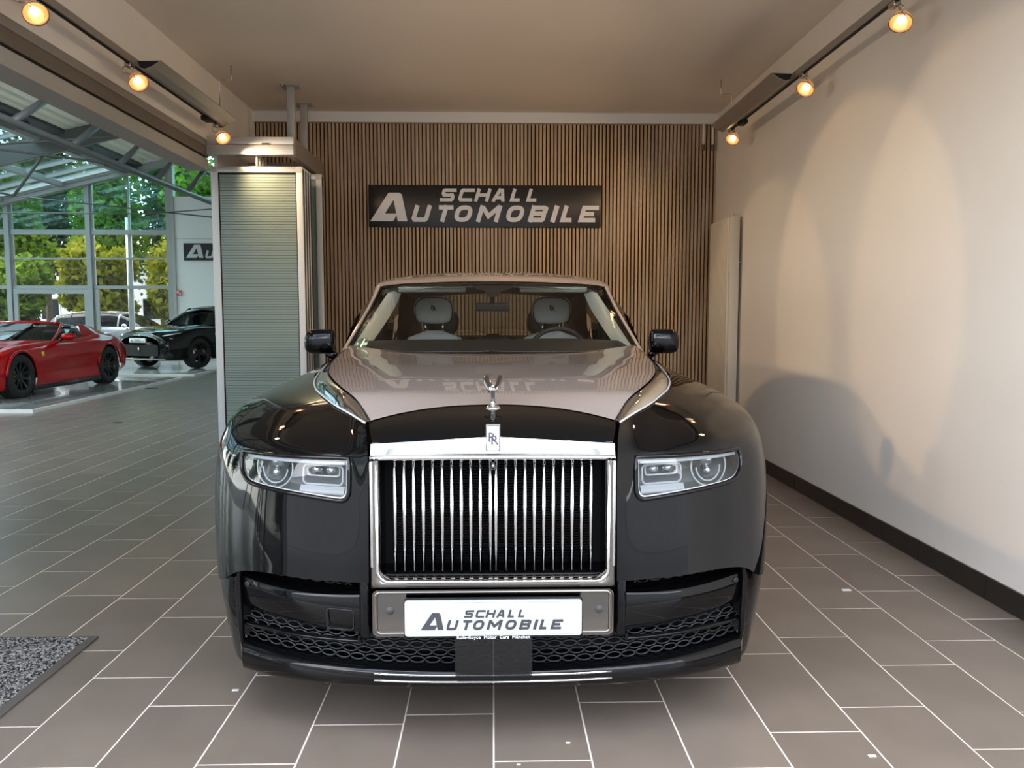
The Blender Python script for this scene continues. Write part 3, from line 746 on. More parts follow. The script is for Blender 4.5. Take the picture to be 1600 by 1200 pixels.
spec = [(-18.4, 31.3, 3.4, 1.4, 'leaf_green', 'low green bush at the foot of the hall door'), (-15.2, 31.3, 3.9, 1.4, 'leaf_yellow', 'yellow green bush left of the silver wagon'), (-12.0, 31.3, 4.3, 1.4, 'leaf_yellow', 'sunlit yellow green bush behind the silver wagon'),
        (-21.5, 35.8, 7.5, 2.0, 'leaf_green', 'broad light green tree far left of the hall door'), (-17.0, 35.8, 8.2, 2.0, 'leaf_green', 'light green tree behind the glazed hall door'), (-12.5, 35.8, 7.8, 2.0, 'leaf_green', 'light green tree beside the white building'),
        (-22.8, 41.5, 11, 2.6, 'leaf_dark', 'tall dark tree far behind the door field'), (-17.0, 41.5, 12.5, 2.6, 'leaf_dark', 'very tall dark tree in the upper glazing'), (-11.2, 41.5, 12, 2.6, 'leaf_dark', 'tall dark tree above the white hall wall')]
spec += [(-33, 4, 6.5, 2.6, 'leaf_green', 'light green tree outside the hall flank nearest the forecourt'), (-34, 10, 8, 2.9, 'leaf_dark', 'dark tree outside the middle of the hall flank'),
         (-33, 16, 6, 2.5, 'leaf_yellow', 'yellow green tree outside the hall flank'), (-34, 22.5, 8.5, 2.9, 'leaf_green', 'tall green tree outside the far end of the hall flank')]
for x, y, h, r, m_, lb in spec: tree(x, y, h, r, 7500 if y > 26 else 4000, m_, lb, leaf=.20)
setoff(-12.1, 27.0, 0)
tag(MB().tube([(-12.1, 27.0, -.05), (-12.1, 27.0, 4.6)], .09, 12).build('lamp_post', 'white_frame'), 'slim white post outside the hall glazing', 'post')
setoff(-10.5, 45, 0)
bd = empty('building', 'white building behind the trees outside the hall', 'building')
MB().box((-31.0, 46, -.05), (-9.0, 54, 4.6)).build('wall', 'building_white', bd)
MB().box((-31.3, 45.7, 4.6), (-8.7, 54.3, 4.9)).build('roof', 'grey_steel', bd)
for i in range(-7, 4):
    f_ = MB().box((-16.2+1.9*i, 45.95, 1.1), (-15.1+1.9*i, 46.02, 2.4)).build('window', 'white_frame', bd)
    MB().box((-16.12+1.9*i, 45.93, 1.18), (-15.18+1.9*i, 45.96, 2.32)).build('pane', 'dark_glass', f_)
# unseen long block behind the camera, added to be mirrored in the car's paint
setoff(-10, -26, 0)
reflect_block = empty('building', 'long plain grey block across the forecourt, added for reflections in the car', 'building')
MB().box((-70, -36, -.05), (45, -26, 9.0)).build('wall', 'reflect_grey', reflect_block)
MB().box((-70.4, -36.4, 9.0), (45.4, -25.6, 9.4)).build('roof', 'grey_steel', reflect_block)
MB().box((-70, -25.99, .0), (45, -25.95, .5)).build('plinth', 'grey_steel', reflect_block)
# ================================================================== THE TWO-TONE SALOON
setoff(0, 5.1, 0)
car = empty('luxury_saloon', 'two-tone black and beige luxury saloon with tall chrome grille parked nose out', 'car')
def rrect(x0, x1, z0, z1, r, m=5):
    P = []
    for cx_, cz_, a0 in ((x1-r, z1-r, 0), (x0+r, z1-r, 90), (x0+r, z0+r, 180), (x1-r, z0+r, 270)):
        for k in range(m+1):
            a = math.radians(a0+90*k/m); P.append((cx_+r*math.cos(a), cz_+r*math.sin(a)))
    return P
FEN = [  # columns from the grille edge round the corner to the door; rows from the bumper line up and over to the coach strip
 [(.372,2.335,.55),(.372,2.335,.64),(.372,2.34,.76),(.373,2.35,.86),(.376,2.362,.92),(.380,2.385,.96),(.386,2.41,.985),(.393,2.44,1.0),(.40,2.475,1.012)],
 [(.45,2.357,.55),(.45,2.36,.64),(.45,2.372,.76),(.45,2.388,.86),(.45,2.404,.92),(.452,2.44,.957),(.455,2.49,.985),(.458,2.54,1.008),(.462,2.585,1.025)],
 [(.58,2.392,.55),(.58,2.395,.64),(.58,2.41,.76),(.58,2.428,.86),(.578,2.447,.92),(.575,2.49,.957),(.565,2.56,.99),(.553,2.64,1.018),(.540,2.715,1.04)],
 [(.71,2.452,.55),(.71,2.455,.64),(.71,2.468,.76),(.708,2.487,.86),(.704,2.51,.92),(.698,2.56,.958),(.672,2.66,.998),(.64,2.76,1.028),(.605,2.86,1.053)],
 [(.815,2.527,.53),(.815,2.53,.63),(.813,2.545,.76),(.81,2.566,.86),(.803,2.59,.92),(.79,2.645,.958),(.75,2.76,1.005),(.705,2.87,1.035),(.655,2.985,1.062)],
 [(.89,2.61,.475),(.892,2.615,.61),(.89,2.63,.76),(.886,2.653,.865),(.877,2.682,.92),(.858,2.735,.96),(.81,2.86,1.012),(.755,2.98,1.042),(.69,3.10,1.07)],
 [(.945,2.71,.475),(.948,2.715,.61),(.948,2.73,.76),(.943,2.755,.87),(.933,2.785,.925),(.912,2.835,.968),(.858,2.97,1.022),(.795,3.10,1.050),(.72,3.23,1.077)],
 [(.978,2.83,.475),(.983,2.835,.61),(.984,2.85,.76),(.979,2.875,.87),(.968,2.905,.935),(.945,2.96,.985),(.885,3.10,1.032),(.82,3.24,1.057),(.745,3.38,1.084)],
 [(.995,3.03,.475),(1.001,3.03,.61),(1.003,3.04,.76),(.998,3.06,.87),(.986,3.09,.95),(.962,3.14,1.003),(.905,3.28,1.040),(.84,3.42,1.063),(.77,3.56,1.092)],
 [(1.0,3.4,.475),(1.006,3.4,.61),(1.008,3.4,.76),(1.003,3.41,.87),(.992,3.43,.96),(.97,3.47,1.018),(.918,3.58,1.05),(.86,3.70,1.072),(.797,3.82,1.105)],
 [(1.0,3.9,.475),(1.007,3.9,.61),(1.009,3.9,.76),(1.004,3.9,.88),(.994,3.91,.975),(.974,3.93,1.03),(.93,4.0,1.062),(.88,4.08,1.085),(.825,4.16,1.118)],
 [(1.0,4.4,.475),(1.007,4.4,.61),(1.009,4.4,.76),(1.004,4.4,.89),(.995,4.4,.985),(.977,4.4,1.04),(.94,4.42,1.075),(.895,4.45,1.10),(.845,4.50,1.14)]]
FEN = np.array(FEN).transpose(1, 0, 2)             # [row][column]
FEN[:6, 5:, 0] *= 1.012
for r_, d_ in ((0, -.022), (1, -.014), (2, -.003), (3, .0)): FEN[r_, 1:6, 1] += d_; FEN[r_, 0, 1] += d_*.6      # the face leans back from the bumper up
NI, NJ = 14, 12
FG = patch(FEN, NI, NJ)
HL = [(.438,.914),(.60,.911),(.74,.908),(.806,.906),(.818,.896),(.821,.872),(.814,.846),(.797,.826),(.770,.814),(.70,.807),(.56,.795),(.475,.788),(.452,.790),(.440,.802),(.436,.83)]
HLs = [tuple(p) for p in cr1(np.array([(x, 0, z) for x, z in HL+[HL[0]]]), 4)[:-1][:, [0, 2]]]
def inside(p, poly):
    c = False; n = len(poly)
    for i in range(n):
        (x1, y1), (x2, y2) = poly[i], poly[i-1]
        if (y1 > p[1]) != (y2 > p[1]) and p[0] < (x2-x1)*(p[1]-y1)/(y2-y1)+x1: c = not c
    return c
ff = FG[NJ*0:NJ*6, :NI*6]                         # the front-facing part, for depth look-ups
_pts = ff.reshape(-1, 3)
def surfY(x, z):
    d = (_pts[:, 0]-x)**2+(_pts[:, 2]-z)**2; k = np.argsort(d)[:4]; w_ = 1/(d[k]+1e-8); return float((_pts[k, 1]*w_).sum()/w_.sum())
def sx(P, s): return [(p[0]*s, p[1], p[2]) for p in P]
WY, WR = 3.27, .395                               # front axle, tyre radius
def arch_cut(o):
    cb = MB().lathe([(.0, -.3), (.445, -.3), (.445, .3), (.0, .3)], 40, Matrix.Translation((0, 0, 0))@Matrix.Rotation(math.pi/2, 4, 'Y'))
    return cb
for s in (1, -1):
    b = MB(); nj, ni = FG.shape[:2]
    b.v = [(p[0]*s, p[1], p[2]) for p in FG.reshape(-1, 3)]; cover = MB(); cover.v = [(p[0]*s, p[1]+.003, p[2]) for p in FG.reshape(-1, 3)]
    for j in range(nj-1):
        for i in range(ni-1):
            q = (j*ni+i, j*ni+i+1, (j+1)*ni+i+1, (j+1)*ni+i); c = FG[j:j+2, i:i+2].reshape(-1, 3).mean(0)
            if i < NI*6 and j < NJ*6 and inside((c[0], c[2]), HLs): cover.f.append(q); cover.sm.append(True); continue
            if math.hypot(c[1]-WY, c[2]-WR) < .425 and c[0] > .9 and c[2] < .9: continue     # wheel arch
            b.f.append(q); b.sm.append(True)
    fen = b.build('fender', 'black_paint', car)
    # remove loose cover points
    bmc = bmesh.new(); me_ = bpy.data.meshes.new('t'); me_.from_pydata(cover.v, [], cover.f); bmc.from_mesh(me_)
    bmesh.ops.delete(bmc, geom=[v for v in bmc.verts if not v.link_faces], context='VERTS')
    bmc.verts.index_update(); cover = MB().add([v.co[:] for v in bmc.verts], [[v.index for v in f.verts] for f in bmc.faces], True); bmc.free(); bpy.data.meshes.remove(me_)
    # wheel arch lip
    lip = [(s*.995, WY+.425*math.cos(a_), WR+.425*math.sin(a_)) for a in (1,) for a_ in np.linspace(.19, math.pi-.19, 26)]
    MB().tube(lip, .012, 6).build('arch_lip', 'black_paint', fen)
    # ---------------------------------------------------------------- headlight
    hb = MB(); n = len(HLs); dep = .10
    rim = [(x*s, surfY(x, z)+.004, z) for x, z in HLs]; back = [(.627*s+(x*s-.627*s)*.96, surfY(x, z)+dep, .855+(z-.855)*.9) for x, z in HLs]
    hb.add(rim+back, [(i, (i+1) % n, n+(i+1) % n, n+i) for i in range(n)]+[tuple(range(n, 2*n))])
    hd = hb.build('headlight', 'lamp_inner', car)
    cover.build('cover_lens', 'lamp_cover', hd)
    MB().tube([(x*s, surfY(x, z)-.001, z) for x, z in HLs], .0075, 8, closed=True).build('bezel', 'gloss_black', hd)
    MB().tube([(.627*s+(x-.627)*s*.972, surfY(x, z)+.004, .855+(z-.855)*.9) for x, z in HLs], .004, 6, closed=True).build('inner_rim', 'lamp_ring', hd)
    def rr(x0, x1, z0, z1, r, dy, m=5):
        P = []
        for cx_, cz_, a0 in ((x1-r, z1-r, 0), (x0+r, z1-r, 90), (x0+r, z0+r, 180), (x1-r, z0+r, 270)):
            for k in range(m+1):
                a = math.radians(a0+90*k/m); P.append((cx_+r*math.cos(a), cz_+r*math.sin(a)))
        return [(x*s, surfY(x, z)+dy, z) for x, z in P]
    # top eyebrow strip, inner twin-lens box with two light frames, outer round unit
    MB().tube([(x*s, surfY(x, .897)+.015, .897-.004*(x-.44)) for x in np.linspace(.452, .795, 12)], .009, 8, flat=.6).build('brow_light', 'lamp_ring', hd)
    MB().tube(rr(.462, .592, .826, .884, .014, .03), .0035, 6, closed=True).build('frame_light', 'lamp_ring', hd)
    MB().tube(rr(.475, .582, .849, .880, .010, .045), .003, 6, closed=True).build('lens_frame', 'lamp_ring', hd)
    for xx in (.503, .553):
        m4 = Matrix.Translation((xx*s, surfY(xx, .865)+.06, .8645))@Matrix.Rotation(math.pi/2, 4, 'X')
        MB().lathe([(0, .012), (.012, .009), (.019, .001), (.021, -.01), (.021, -.02)], 18, m4).build('projector_lens', 'lamp_lens', hd)
    cxo, czo = .695, .866
    arc = [(cxo+.066*math.cos(a), czo+.062*math.sin(a)*1.0) for a in np.linspace(math.radians(150), math.radians(390), 26)]
    MB().tube([(x*s, surfY(x, z)+.03, z) for x, z in arc], .0032, 6).build('ring_light', 'lamp_ring', hd)
    arc = [(cxo+.045*math.cos(a), czo-.004+.045*math.sin(a)) for a in np.linspace(math.radians(180), math.radians(360), 20)]
    MB().tube([(x*s, surfY(x, z)+.04, z) for x, z in arc], .0032, 6).build('ring_light', 'lamp_ring', hd)
    for dz, r_, nm in ((.014, .024, 'projector_lens'), (-.022, .015, 'projector_lens')):
        m4 = Matrix.Translation((cxo*s, surfY(cxo, czo+dz)+.06, czo+dz))@Matrix.Rotation(math.pi/2, 4, 'X')
        MB().lathe([(0, r_*.5), (r_*.6, r_*.4), (r_*.92, 0), (r_, -.01), (r_, -.03)], 18, m4).build(nm, 'lamp_lens', hd)
    G = [[(x*s, surfY(x, z)+dy, z) for x in np.linspace(.455, .60, 10)] for z, dy in ((.822, .03), (.812, .016), (.800, .014), (.796, .03))]
    MB().grid(G).build('reflector_shelf', 'lamp_ring', hd)
    # side marker
    MB().bbox((s*1.0-.006, 2.96, .725), (s*1.0+.006, 3.04, .755), .004).build('side_marker', 'chrome', fen)
# ---- polished coach strip between bonnet and fender, and the bonnet itself
SE = FG[-1]                                        # strip outer edge (dense)
t_ = np.gradient(SE, axis=0); t_ /= np.linalg.norm(t_, axis=1)[:, None]
inw = np.stack([-np.abs(t_[:, 1]), t_[:, 0], np.zeros(len(t_))], 1); inw /= np.linalg.norm(inw, axis=1)[:, None]
wdt = np.interp(np.arange(len(SE)), [0, 20, 60, 154], [.012, .04, .05, .035])[:, None]
upk = np.interp(np.arange(len(SE)), [0, 10, 26, 154], [.12, .4, 1, 1])[:, None]
def strip_at(a, up): return SE+inw*wdt*a+np.array([[0, 0, up]])*upk
rowsS = [strip_at(0, .0), strip_at(.25, .018), strip_at(.6, .032), strip_at(1.0, .038)]
for s in (1, -1):
    MB().grid([sx(r, s) for r in rowsS]).build('coach_strip', 'chrome', car)
    MB().tube(sx(strip_at(-.10, .004)[::3], s), .0035, 6).build('coachline', 'lamp_ring', car)
    MB().tube(sx(strip_at(1.06, .033)[::3], s), .006, 6).build('shut_line', 'satin_black', car)
BE = strip_at(1.18, .042)                          # bonnet edge
ks = np.linspace(0, len(BE)-1, 45).astype(int); E_ = BE[ks]
yc = np.interp(np.linspace(0, 1, 45), [0, .12, .35, .7, 1], [2.555, 2.66, 2.98, 3.55, 4.06]); hc = np.interp(yc, [2.555, 2.7, 3.0, 3.5, 4.06], [1.060, 1.082, 1.108, 1.135, 1.152])
rows = []
for k in range(45):
    r = []
    for sgm in np.linspace(-1, 1, 49):
        a = abs(sgm); e = E_[k]
        x = e[0]*sgm; y = yc[k]+(e[1]-yc[k])*a**2.2; fl = .012*math.exp(-((a-.80)/.10)**2)*min(1, k/6)
        z = hc[k]-(hc[k]-e[2])*a**2.4
        r.append((x, y, z))
    rows.append(r)
bon = MB().grid(rows).build('bonnet', 'beige_paint', car)
# ---- black nose cap above the grille
top = rows[0]; N = len(top); G = []
for f, fwd in ((0, 0), (.06, .0), (.3, .004), (.6, .006), (.85, .004), (1, 0)):
    r = []
    for k in range(N):
        a = abs(top[k][0])/.40; p = np.array(top[k])+np.array([0, -.003, -.003]); low = np.array([top[k][0]*.93, 2.349+.013*a*a, .987-.024*a**1.1])
        q = p*(1-f)+low*f
        bulge = math.sin(math.pi*f)*.014
        r.append((q[0], q[1]-bulge-fwd, q[2]+bulge*.6))
    G.append(r)
MB().grid(G).build('nose_cap', 'black_paint', car)
# ---- grille: chrome header, frame, vanes
gr = empty('grille'); gr.parent = car; gr.location = (0, 0, 0)
xs = np.linspace(-.366, .366, 41)
tp = lambda x: (2.347+.013*(abs(x)/.37)**2, .986-.023*(abs(x)/.37)**1.1); bt = lambda x: (2.338+.012*(abs(x)/.37)**2, .937-.006*(abs(x)/.37)**2)
G = [[(x, tp(x)[0]+.02, tp(x)[1]-.001) for x in xs], [(x, tp(x)[0], tp(x)[1]) for x in xs], [(x, (tp(x)[0]+bt(x)[0])/2-.001, (tp(x)[1]+bt(x)[1])/2) for x in xs], [(x, bt(x)[0], bt(x)[1]) for x in xs], [(x, bt(x)[0]+.03, bt(x)[1]-.002) for x in xs]]
b = MB()
for a, e in zip(G[:-1], G[1:]): b.grid([a, e])
b.build('header', 'chrome', gr)
MB().tube([(x, 2.331+.012*(abs(x)/.37)**2, .9275-.004*(abs(x)/.37)**2) for x in xs], .0085, 10).build('header_bar', 'chrome', gr)
def gframe(x1, zt, zb, r):
    P = [(-x1, zt)]+[(-x1, zb+r)]+[(-x1+r-r*math.cos(a), zb+r-r*math.sin(a)) for a in np.linspace(.2, math.pi/2, 6)]
    P = P+[(-x, z) for x, z in P[::-1]]; return P
Po = gframe(.366, .920, .532, .006); Pi = gframe(.343, .920, .556, .035); Pb = gframe(.337, .920, .562, .034)
n = len(Po); b = MB()
b.add([(x, 2.322, z) for x, z in Po]+[(x, 2.316, z) for x, z in [(p[0]*.6+q[0]*.4, p[1]*.6+q[1]*.4) for p, q in zip(Po, Pi)]]+[(x, 2.322, z) for x, z in Pi]+[(x, 2.36, z) for x, z in Pb]+[(x, 2.36, z) for x, z in Po],
      [(r_*n+i, r_*n+i+1, (r_+1)*n+i+1, (r_+1)*n+i) for r_ in range(3) for i in range(n-1)]+[(4*n+i, 4*n+i+1, i+1, i) for i in range(n-1)], True)
b.build('frame', 'smoked_chrome', gr)
MB().tube([(x, 2.318, z) for x, z in gframe(.345, .919, .553, .036)], .005, 8).build('frame_edge', 'chrome', gr)
for s in (1, -1): MB().bbox((s*.360-.004, 2.310, .60), (s*.360+.004, 2.33, .918), .002).build('side_bright', 'chrome', gr)
MB().box((-.36, 2.45, .54), (.36, 2.46, .95)).build('backing', 'matt_black', gr)
for s in (1, -1): MB().box((s*.34-.002, 2.34, .55), (s*.34+.002, 2.46, .93)).build('side_wall', 'gloss_black', gr)
MB().box((-.34, 2.345, .552), (.34, 2.46, .57)).build('floor_tray', 'gloss_black', gr)
b = MB(); z = .59
while z < .90: b.box((-.30, 2.435, z), (.30, 2.447, z+.004)); z += .0085
b.build('radiator_core', 'core_black', gr)
vprof = [(-.0062, .05), (-.0062, .03), (-.0062, .010), (-.0056, .0055), (-.0040, .0022), (-.0020, .0006), (0, 0), (.0020, .0006), (.0040, .0022), (.0056, .0055), (.0062, .010), (.0062, .03), (.0062, .05)]
b = MB(); k = len(vprof)
b.add([(x, y, 0) for x, y in vprof]+[(x, y, .338) for x, y in vprof], [(i, i+1, k+i+1, k+i) for i in range(k-1)]+[tuple(range(k))[::-1], tuple(range(k, 2*k))], True)
setoff(); vane = b.build('vane', 'chrome', gr); setoff(0, 5.1, 0)
vx = [.0085+.0285*i+(.0018 if i else 0) for i in range(11)]; first = True
for xx in [-v for v in vx]+vx:
    o = vane if first else vane.copy()
    if not first: C.objects.link(o)
    o.location = (xx, 2.345-5.1, .578); first = False
MB().ell((0, 2.338, .902), (.010, .012, .014)).build('camera_dome', 'gloss_black', gr)
MB().tube([(0, 2.330, .902), (0, 2.325, .902)], .004, 12).build('camera_lens', 'lamp_lens', gr)
# ---- badge and ornament
bd_ = MB().bbox((-.0215, 2.352, .945), (.0215, 2.362, 1.022), .004, 3)
bd_.v = [(x, y+(z-.985)*.34-.009, z) for x, y, z in bd_.v]
badge = bd_.build('badge', 'badge_enamel', car)
def text_mesh(body, size, mtx, name, m_, parent, depth=.0, align='CENTER', bold=0.0, spacing=1.0, word=1.0):
    cu = bpy.data.curves.new('t', 'FONT'); cu.body = body; cu.size = size; cu.align_x = align; cu.align_y = 'CENTER'; cu.extrude = depth; cu.offset = bold; cu.space_character = spacing; cu.space_word = word; cu.resolution_u = 3
    ob = bpy.data.objects.new('t', cu); C.objects.link(ob); dg = bpy.context.evaluated_depsgraph_get(); dg.update()
    me = bpy.data.meshes.new_from_object(ob.evaluated_get(dg)); bpy.data.objects.remove(ob); bpy.data.curves.remove(cu)
    me.transform(Matrix.Translation(-OFF)@mtx); me.materials.clear(); me.materials.append(M[m_]); me.name = name
    o = bpy.data.objects.new(name, me); C.objects.link(o)
    if parent: o.parent = parent
    return o
FACE = Matrix.Rotation(math.pi/2, 4, 'X')           # text facing the camera (-Y)
tilt = Matrix.Rotation(-math.atan(.34), 4, 'X')
badge_y = lambda z: 2.352+(z-.985)*.34-.0096
mt_ = Matrix.Translation((-.004, badge_y(.984), .984))@tilt@FACE
MB().tube([(x, badge_y(z)+.0002, z) for x, z in rrect(-.0200, .0200, .9465, 1.0205, .005)], .0009, 5, closed=True).build('badge_outline', 'plate_ink', badge)
text_mesh('R', .040, mt_, 'monogram', 'plate_ink', badge, .0006)
text_mesh('R', .040, Matrix.Translation((.004, badge_y(.976), .976))@tilt@FACE, 'monogram', 'plate_ink', badge, .0006)
orn = MB(); orn.lathe([(0, .010), (.016, .010), (.020, .006), (.024, .0), (.026, -.004), (.0, -.004)], 24, Matrix.Translation((0, 2.53, 1.052)))
orn_o = orn.build('ornament', 'chrome', car)
MB().bbox((-.038, 2.500, 1.033), (.038, 2.552, 1.047), .005).build('ornament_base', 'smoked_chrome', orn_o)
MB().tube([(0, 2.535, 1.058), (0, 2.531, 1.080), (0, 2.523, 1.098), (0, 2.512, 1.112), (0, 2.503, 1.122)], [.010, .0075, .0085, .009, .004], 10).build('ornament_figure', 'chrome', orn_o)
for s in (1, -1):
    MB().tube([(s*.003, 2.517, 1.100), (s*.011, 2.535, 1.115), (s*.019, 2.552, 1.132), (s*.023, 2.563, 1.148), (s*.021, 2.566, 1.154)], [.005, .0115, .013, .0115, .005], 12, flat=.6).build('ornament_wing', 'smoked_chrome', orn_o)
MB().ell((0, 2.497, 1.124), (.005, .006, .006)).build('ornament_head', 'chrome', orn_o)
# ---- windscreen, pillars, roof
WS = np.array([[(0,4.055,1.152),(.30,4.075,1.149),(.55,4.16,1.143),(.72,4.29,1.138),(.832,4.45,1.133)],
               [(0,4.33,1.285),(.28,4.35,1.282),(.51,4.42,1.275),(.68,4.53,1.268),(.787,4.66,1.26)],
               [(0,4.63,1.425),(.26,4.645,1.421),(.47,4.70,1.413),(.63,4.78,1.405),(.742,4.88,1.395)],
               [(0,4.93,1.556),(.25,4.94,1.553),(.45,4.97,1.547),(.60,5.01,1.54),(.703,5.06,1.528)]])
WG = patch(WS, 8, 8); full = np.concatenate([WG[:, :0:-1]*np.array([-1, 1, 1]), WG], 1)
scr = MB().grid(full).build('windscreen', 'windscreen_glass', car)
# black ceramic border: a ring just inside the glass
b = MB(); nj, ni = full.shape[:2]; inn = full+np.array([0, .006, -.004])
R_ = full.copy(); 
def lerp(P, Q, f): return P*(1-f)+Q*f
for s in (1, -1):
    ed = WG[:, -1]; e2 = WG[:, -4]; A = [(p[0]*s, p[1]+.004, p[2]-.003) for p in ed]; B = [(p[0]*s, p[1]+.004, p[2]-.003) for p in lerp(ed, e2, .42)]
    b.grid([A, B])
bot = [tuple(p) for p in inn[0]]; bot2 = [tuple(p) for p in lerp(inn[0], inn[2], .45)]; b.grid([bot, bot2])
tp1 = [tuple(p) for p in inn[-1]]; tp2 = [tuple(p) for p in lerp(inn[-1], inn[-3], .30)]; b.grid([tp1, tp2])
b.build('ceramic_border', 'gloss_black', scr)
b = MB().prism([(-.135, 1.558), (.135, 1.558), (.11, 1.512), (.05, 1.495), (.035, 1.46), (-.035, 1.46), (-.05, 1.495), (-.11, 1.512)], .05, 'y', 4.93)
b.v = [(x, y-(1.556-z)*1.9+.03, z) for x, y, z in b.v]; b.build('sensor_housing', 'dark_trim', scr)
RF = np.array([[(0,4.945,1.560),(.25,4.955,1.557),(.45,4.985,1.551),(.60,5.02,1.545),(.705,5.065,1.533),(.735,5.085,1.520),(.748,5.09,1.505)],
               [(0,5.10,1.606),(.25,5.11,1.602),(.45,5.13,1.594),(.61,5.15,1.584),(.715,5.18,1.566),(.752,5.20,1.546),(.768,5.21,1.522)],
               [(0,5.40,1.642),(.26,5.40,1.637),(.46,5.41,1.626),(.62,5.42,1.608),(.725,5.44,1.583),(.766,5.45,1.558),(.784,5.46,1.53)],
               [(0,5.95,1.652),(.26,5.95,1.646),(.46,5.95,1.634),(.62,5.95,1.614),(.725,5.95,1.588),(.768,5.95,1.56),(.788,5.95,1.53)],
               [(0,6.55,1.625),(.26,6.55,1.62),(.45,6.55,1.608),(.60,6.55,1.588),(.70,6.55,1.562),(.745,6.55,1.535),(.768,6.55,1.505)],
               [(0,6.88,1.575),(.25,6.88,1.57),(.43,6.88,1.558),(.56,6.88,1.54),(.65,6.88,1.515),(.70,6.88,1.485),(.735,6.88,1.45)]])
RG = patch(RF, 6, 8); rf_full = np.concatenate([RG[:, :0:-1]*np.array([-1, 1, 1]), RG], 1)
MB().grid(rf_full).build('roof_panel', 'beige_paint', car)
for s in (1, -1):
    ed = WG[:, -1]; out = np.array([(.868,4.50,1.120), (.82,4.72,1.255), (.772,4.93,1.393), (.742,5.085,1.515)]); og = cr1(out, 8)
    mid = (ed+og)/2+np.array([.006, -.012, .012])
    MB().grid([sx(ed+np.array([.002, .002, 0]), s), sx(mid, s), sx(og, s), sx(og+np.array([-.02, .05, -.01]), s)]).build('a_pillar', 'beige_paint', car)
    MB().tube(sx(ed[::4], s), .007, 6).build('screen_seal', 'satin_black', car)
    # side glass, cantrail, door tops
    ct = cr1(np.array([(.742,5.10,1.505),(.786,5.46,1.525),(.790,5.95,1.525),(.770,6.55,1.50),(.737,6.88,1.445)]), 6); wt = cr1(np.array([(.885,4.62,1.115),(.92,5.25,1.13),(.925,5.95,1.13),(.91,6.55,1.13),(.88,7.0,1.13)]), 6)
    MB().grid([sx(ct, s), sx((ct+wt)/2+np.array([.02, 0, .03]), s), sx(wt, s)]).build('side_glass', 'dark_glass', car)
    fq = [(.742,5.10,1.505), (.868,4.50,1.120), (.885,4.62,1.115)]
    MB().add(sx(fq, s), [(0, 1, 2)]).build('quarter_trim', 'gloss_black', car)
    cp = [cr1(np.array([(.737,6.88,1.445),(.74,7.05,1.38),(.78,7.22,1.25),(.86,7.35,1.13)]), 6), cr1(np.array([(.65,6.88,1.515),(.645,7.08,1.42),(.65,7.3,1.28),(.66,7.46,1.16)]), 6)]
    MB().grid([sx(c, s) for c in cp]).build('c_pillar', 'beige_paint', car)
    MB().add(sx([(.737,6.88,1.445),(.88,7.0,1.13),(.86,7.35,1.13)], s), [(0, 1, 2)]).build('rear_quarter', 'beige_paint', car)
RW = np.array([[(0,6.90,1.572),(.3,6.90,1.562),(.65,6.88,1.515)], [(0,7.14,1.45),(.3,7.13,1.44),(.65,7.09,1.41)], [(0,7.36,1.31),(.3,7.35,1.30),(.65,7.30,1.28)], [(0,7.55,1.17),(.3,7.54,1.17),(.66,7.46,1.16)]])
wg2 = patch(RW, 6, 6); wg2 = np.concatenate([wg2[:, :0:-1]*np.array([-1, 1, 1]), wg2], 1); MB().grid(wg2).build('rear_window', 'windscreen_glass', car)
# ---- doors, rear quarters, boot and tail
SD = [[(1.0,4.4,.28),(1.005,4.4,.61),(1.009,4.4,.76),(1.004,4.4,.89),(.995,4.4,.985),(.965,4.45,1.065),(.885,4.6,1.115)],
      [(.998,5.3,.28),(1.006,5.3,.61),(1.009,5.3,.76),(1.003,5.3,.90),(.99,5.3,1.0),(.965,5.3,1.08),(.92,5.3,1.13)],
      [(.998,6.2,.28),(1.004,6.2,.61),(1.007,6.2,.76),(1.0,6.2,.90),(.985,6.2,1.0),(.955,6.2,1.08),(.915,6.2,1.13)],
      [(.985,6.9,.28),(.995,6.9,.61),(.998,6.9,.76),(.99,6.9,.90),(.97,6.9,1.0),(.935,6.9,1.08),(.88,6.95,1.13)],
      [(.95,7.45,.30),(.965,7.45,.58),(.968,7.46,.75),(.955,7.46,.90),(.925,7.46,1.0),(.87,7.45,1.08),(.80,7.43,1.13)],
      [(.88,7.75,.32),(.895,7.78,.56),(.895,7.80,.74),(.87,7.80,.90),(.83,7.77,1.0),(.76,7.72,1.06),(.68,7.62,1.11)],
      [(.66,7.87,.34),(.67,7.91,.55),(.67,7.94,.73),(.65,7.93,.90),(.62,7.89,.99),(.57,7.82,1.04),(.5,7.68,1.10)],
      [(0,7.91,.34),(0,7.96,.55),(0,7.98,.73),(0,7.975,.90),(0,7.93,.99),(0,7.85,1.05),(0,7.68,1.11)]]
SDG = patch(np.array(SD).transpose(1, 0, 2), 10, 6)
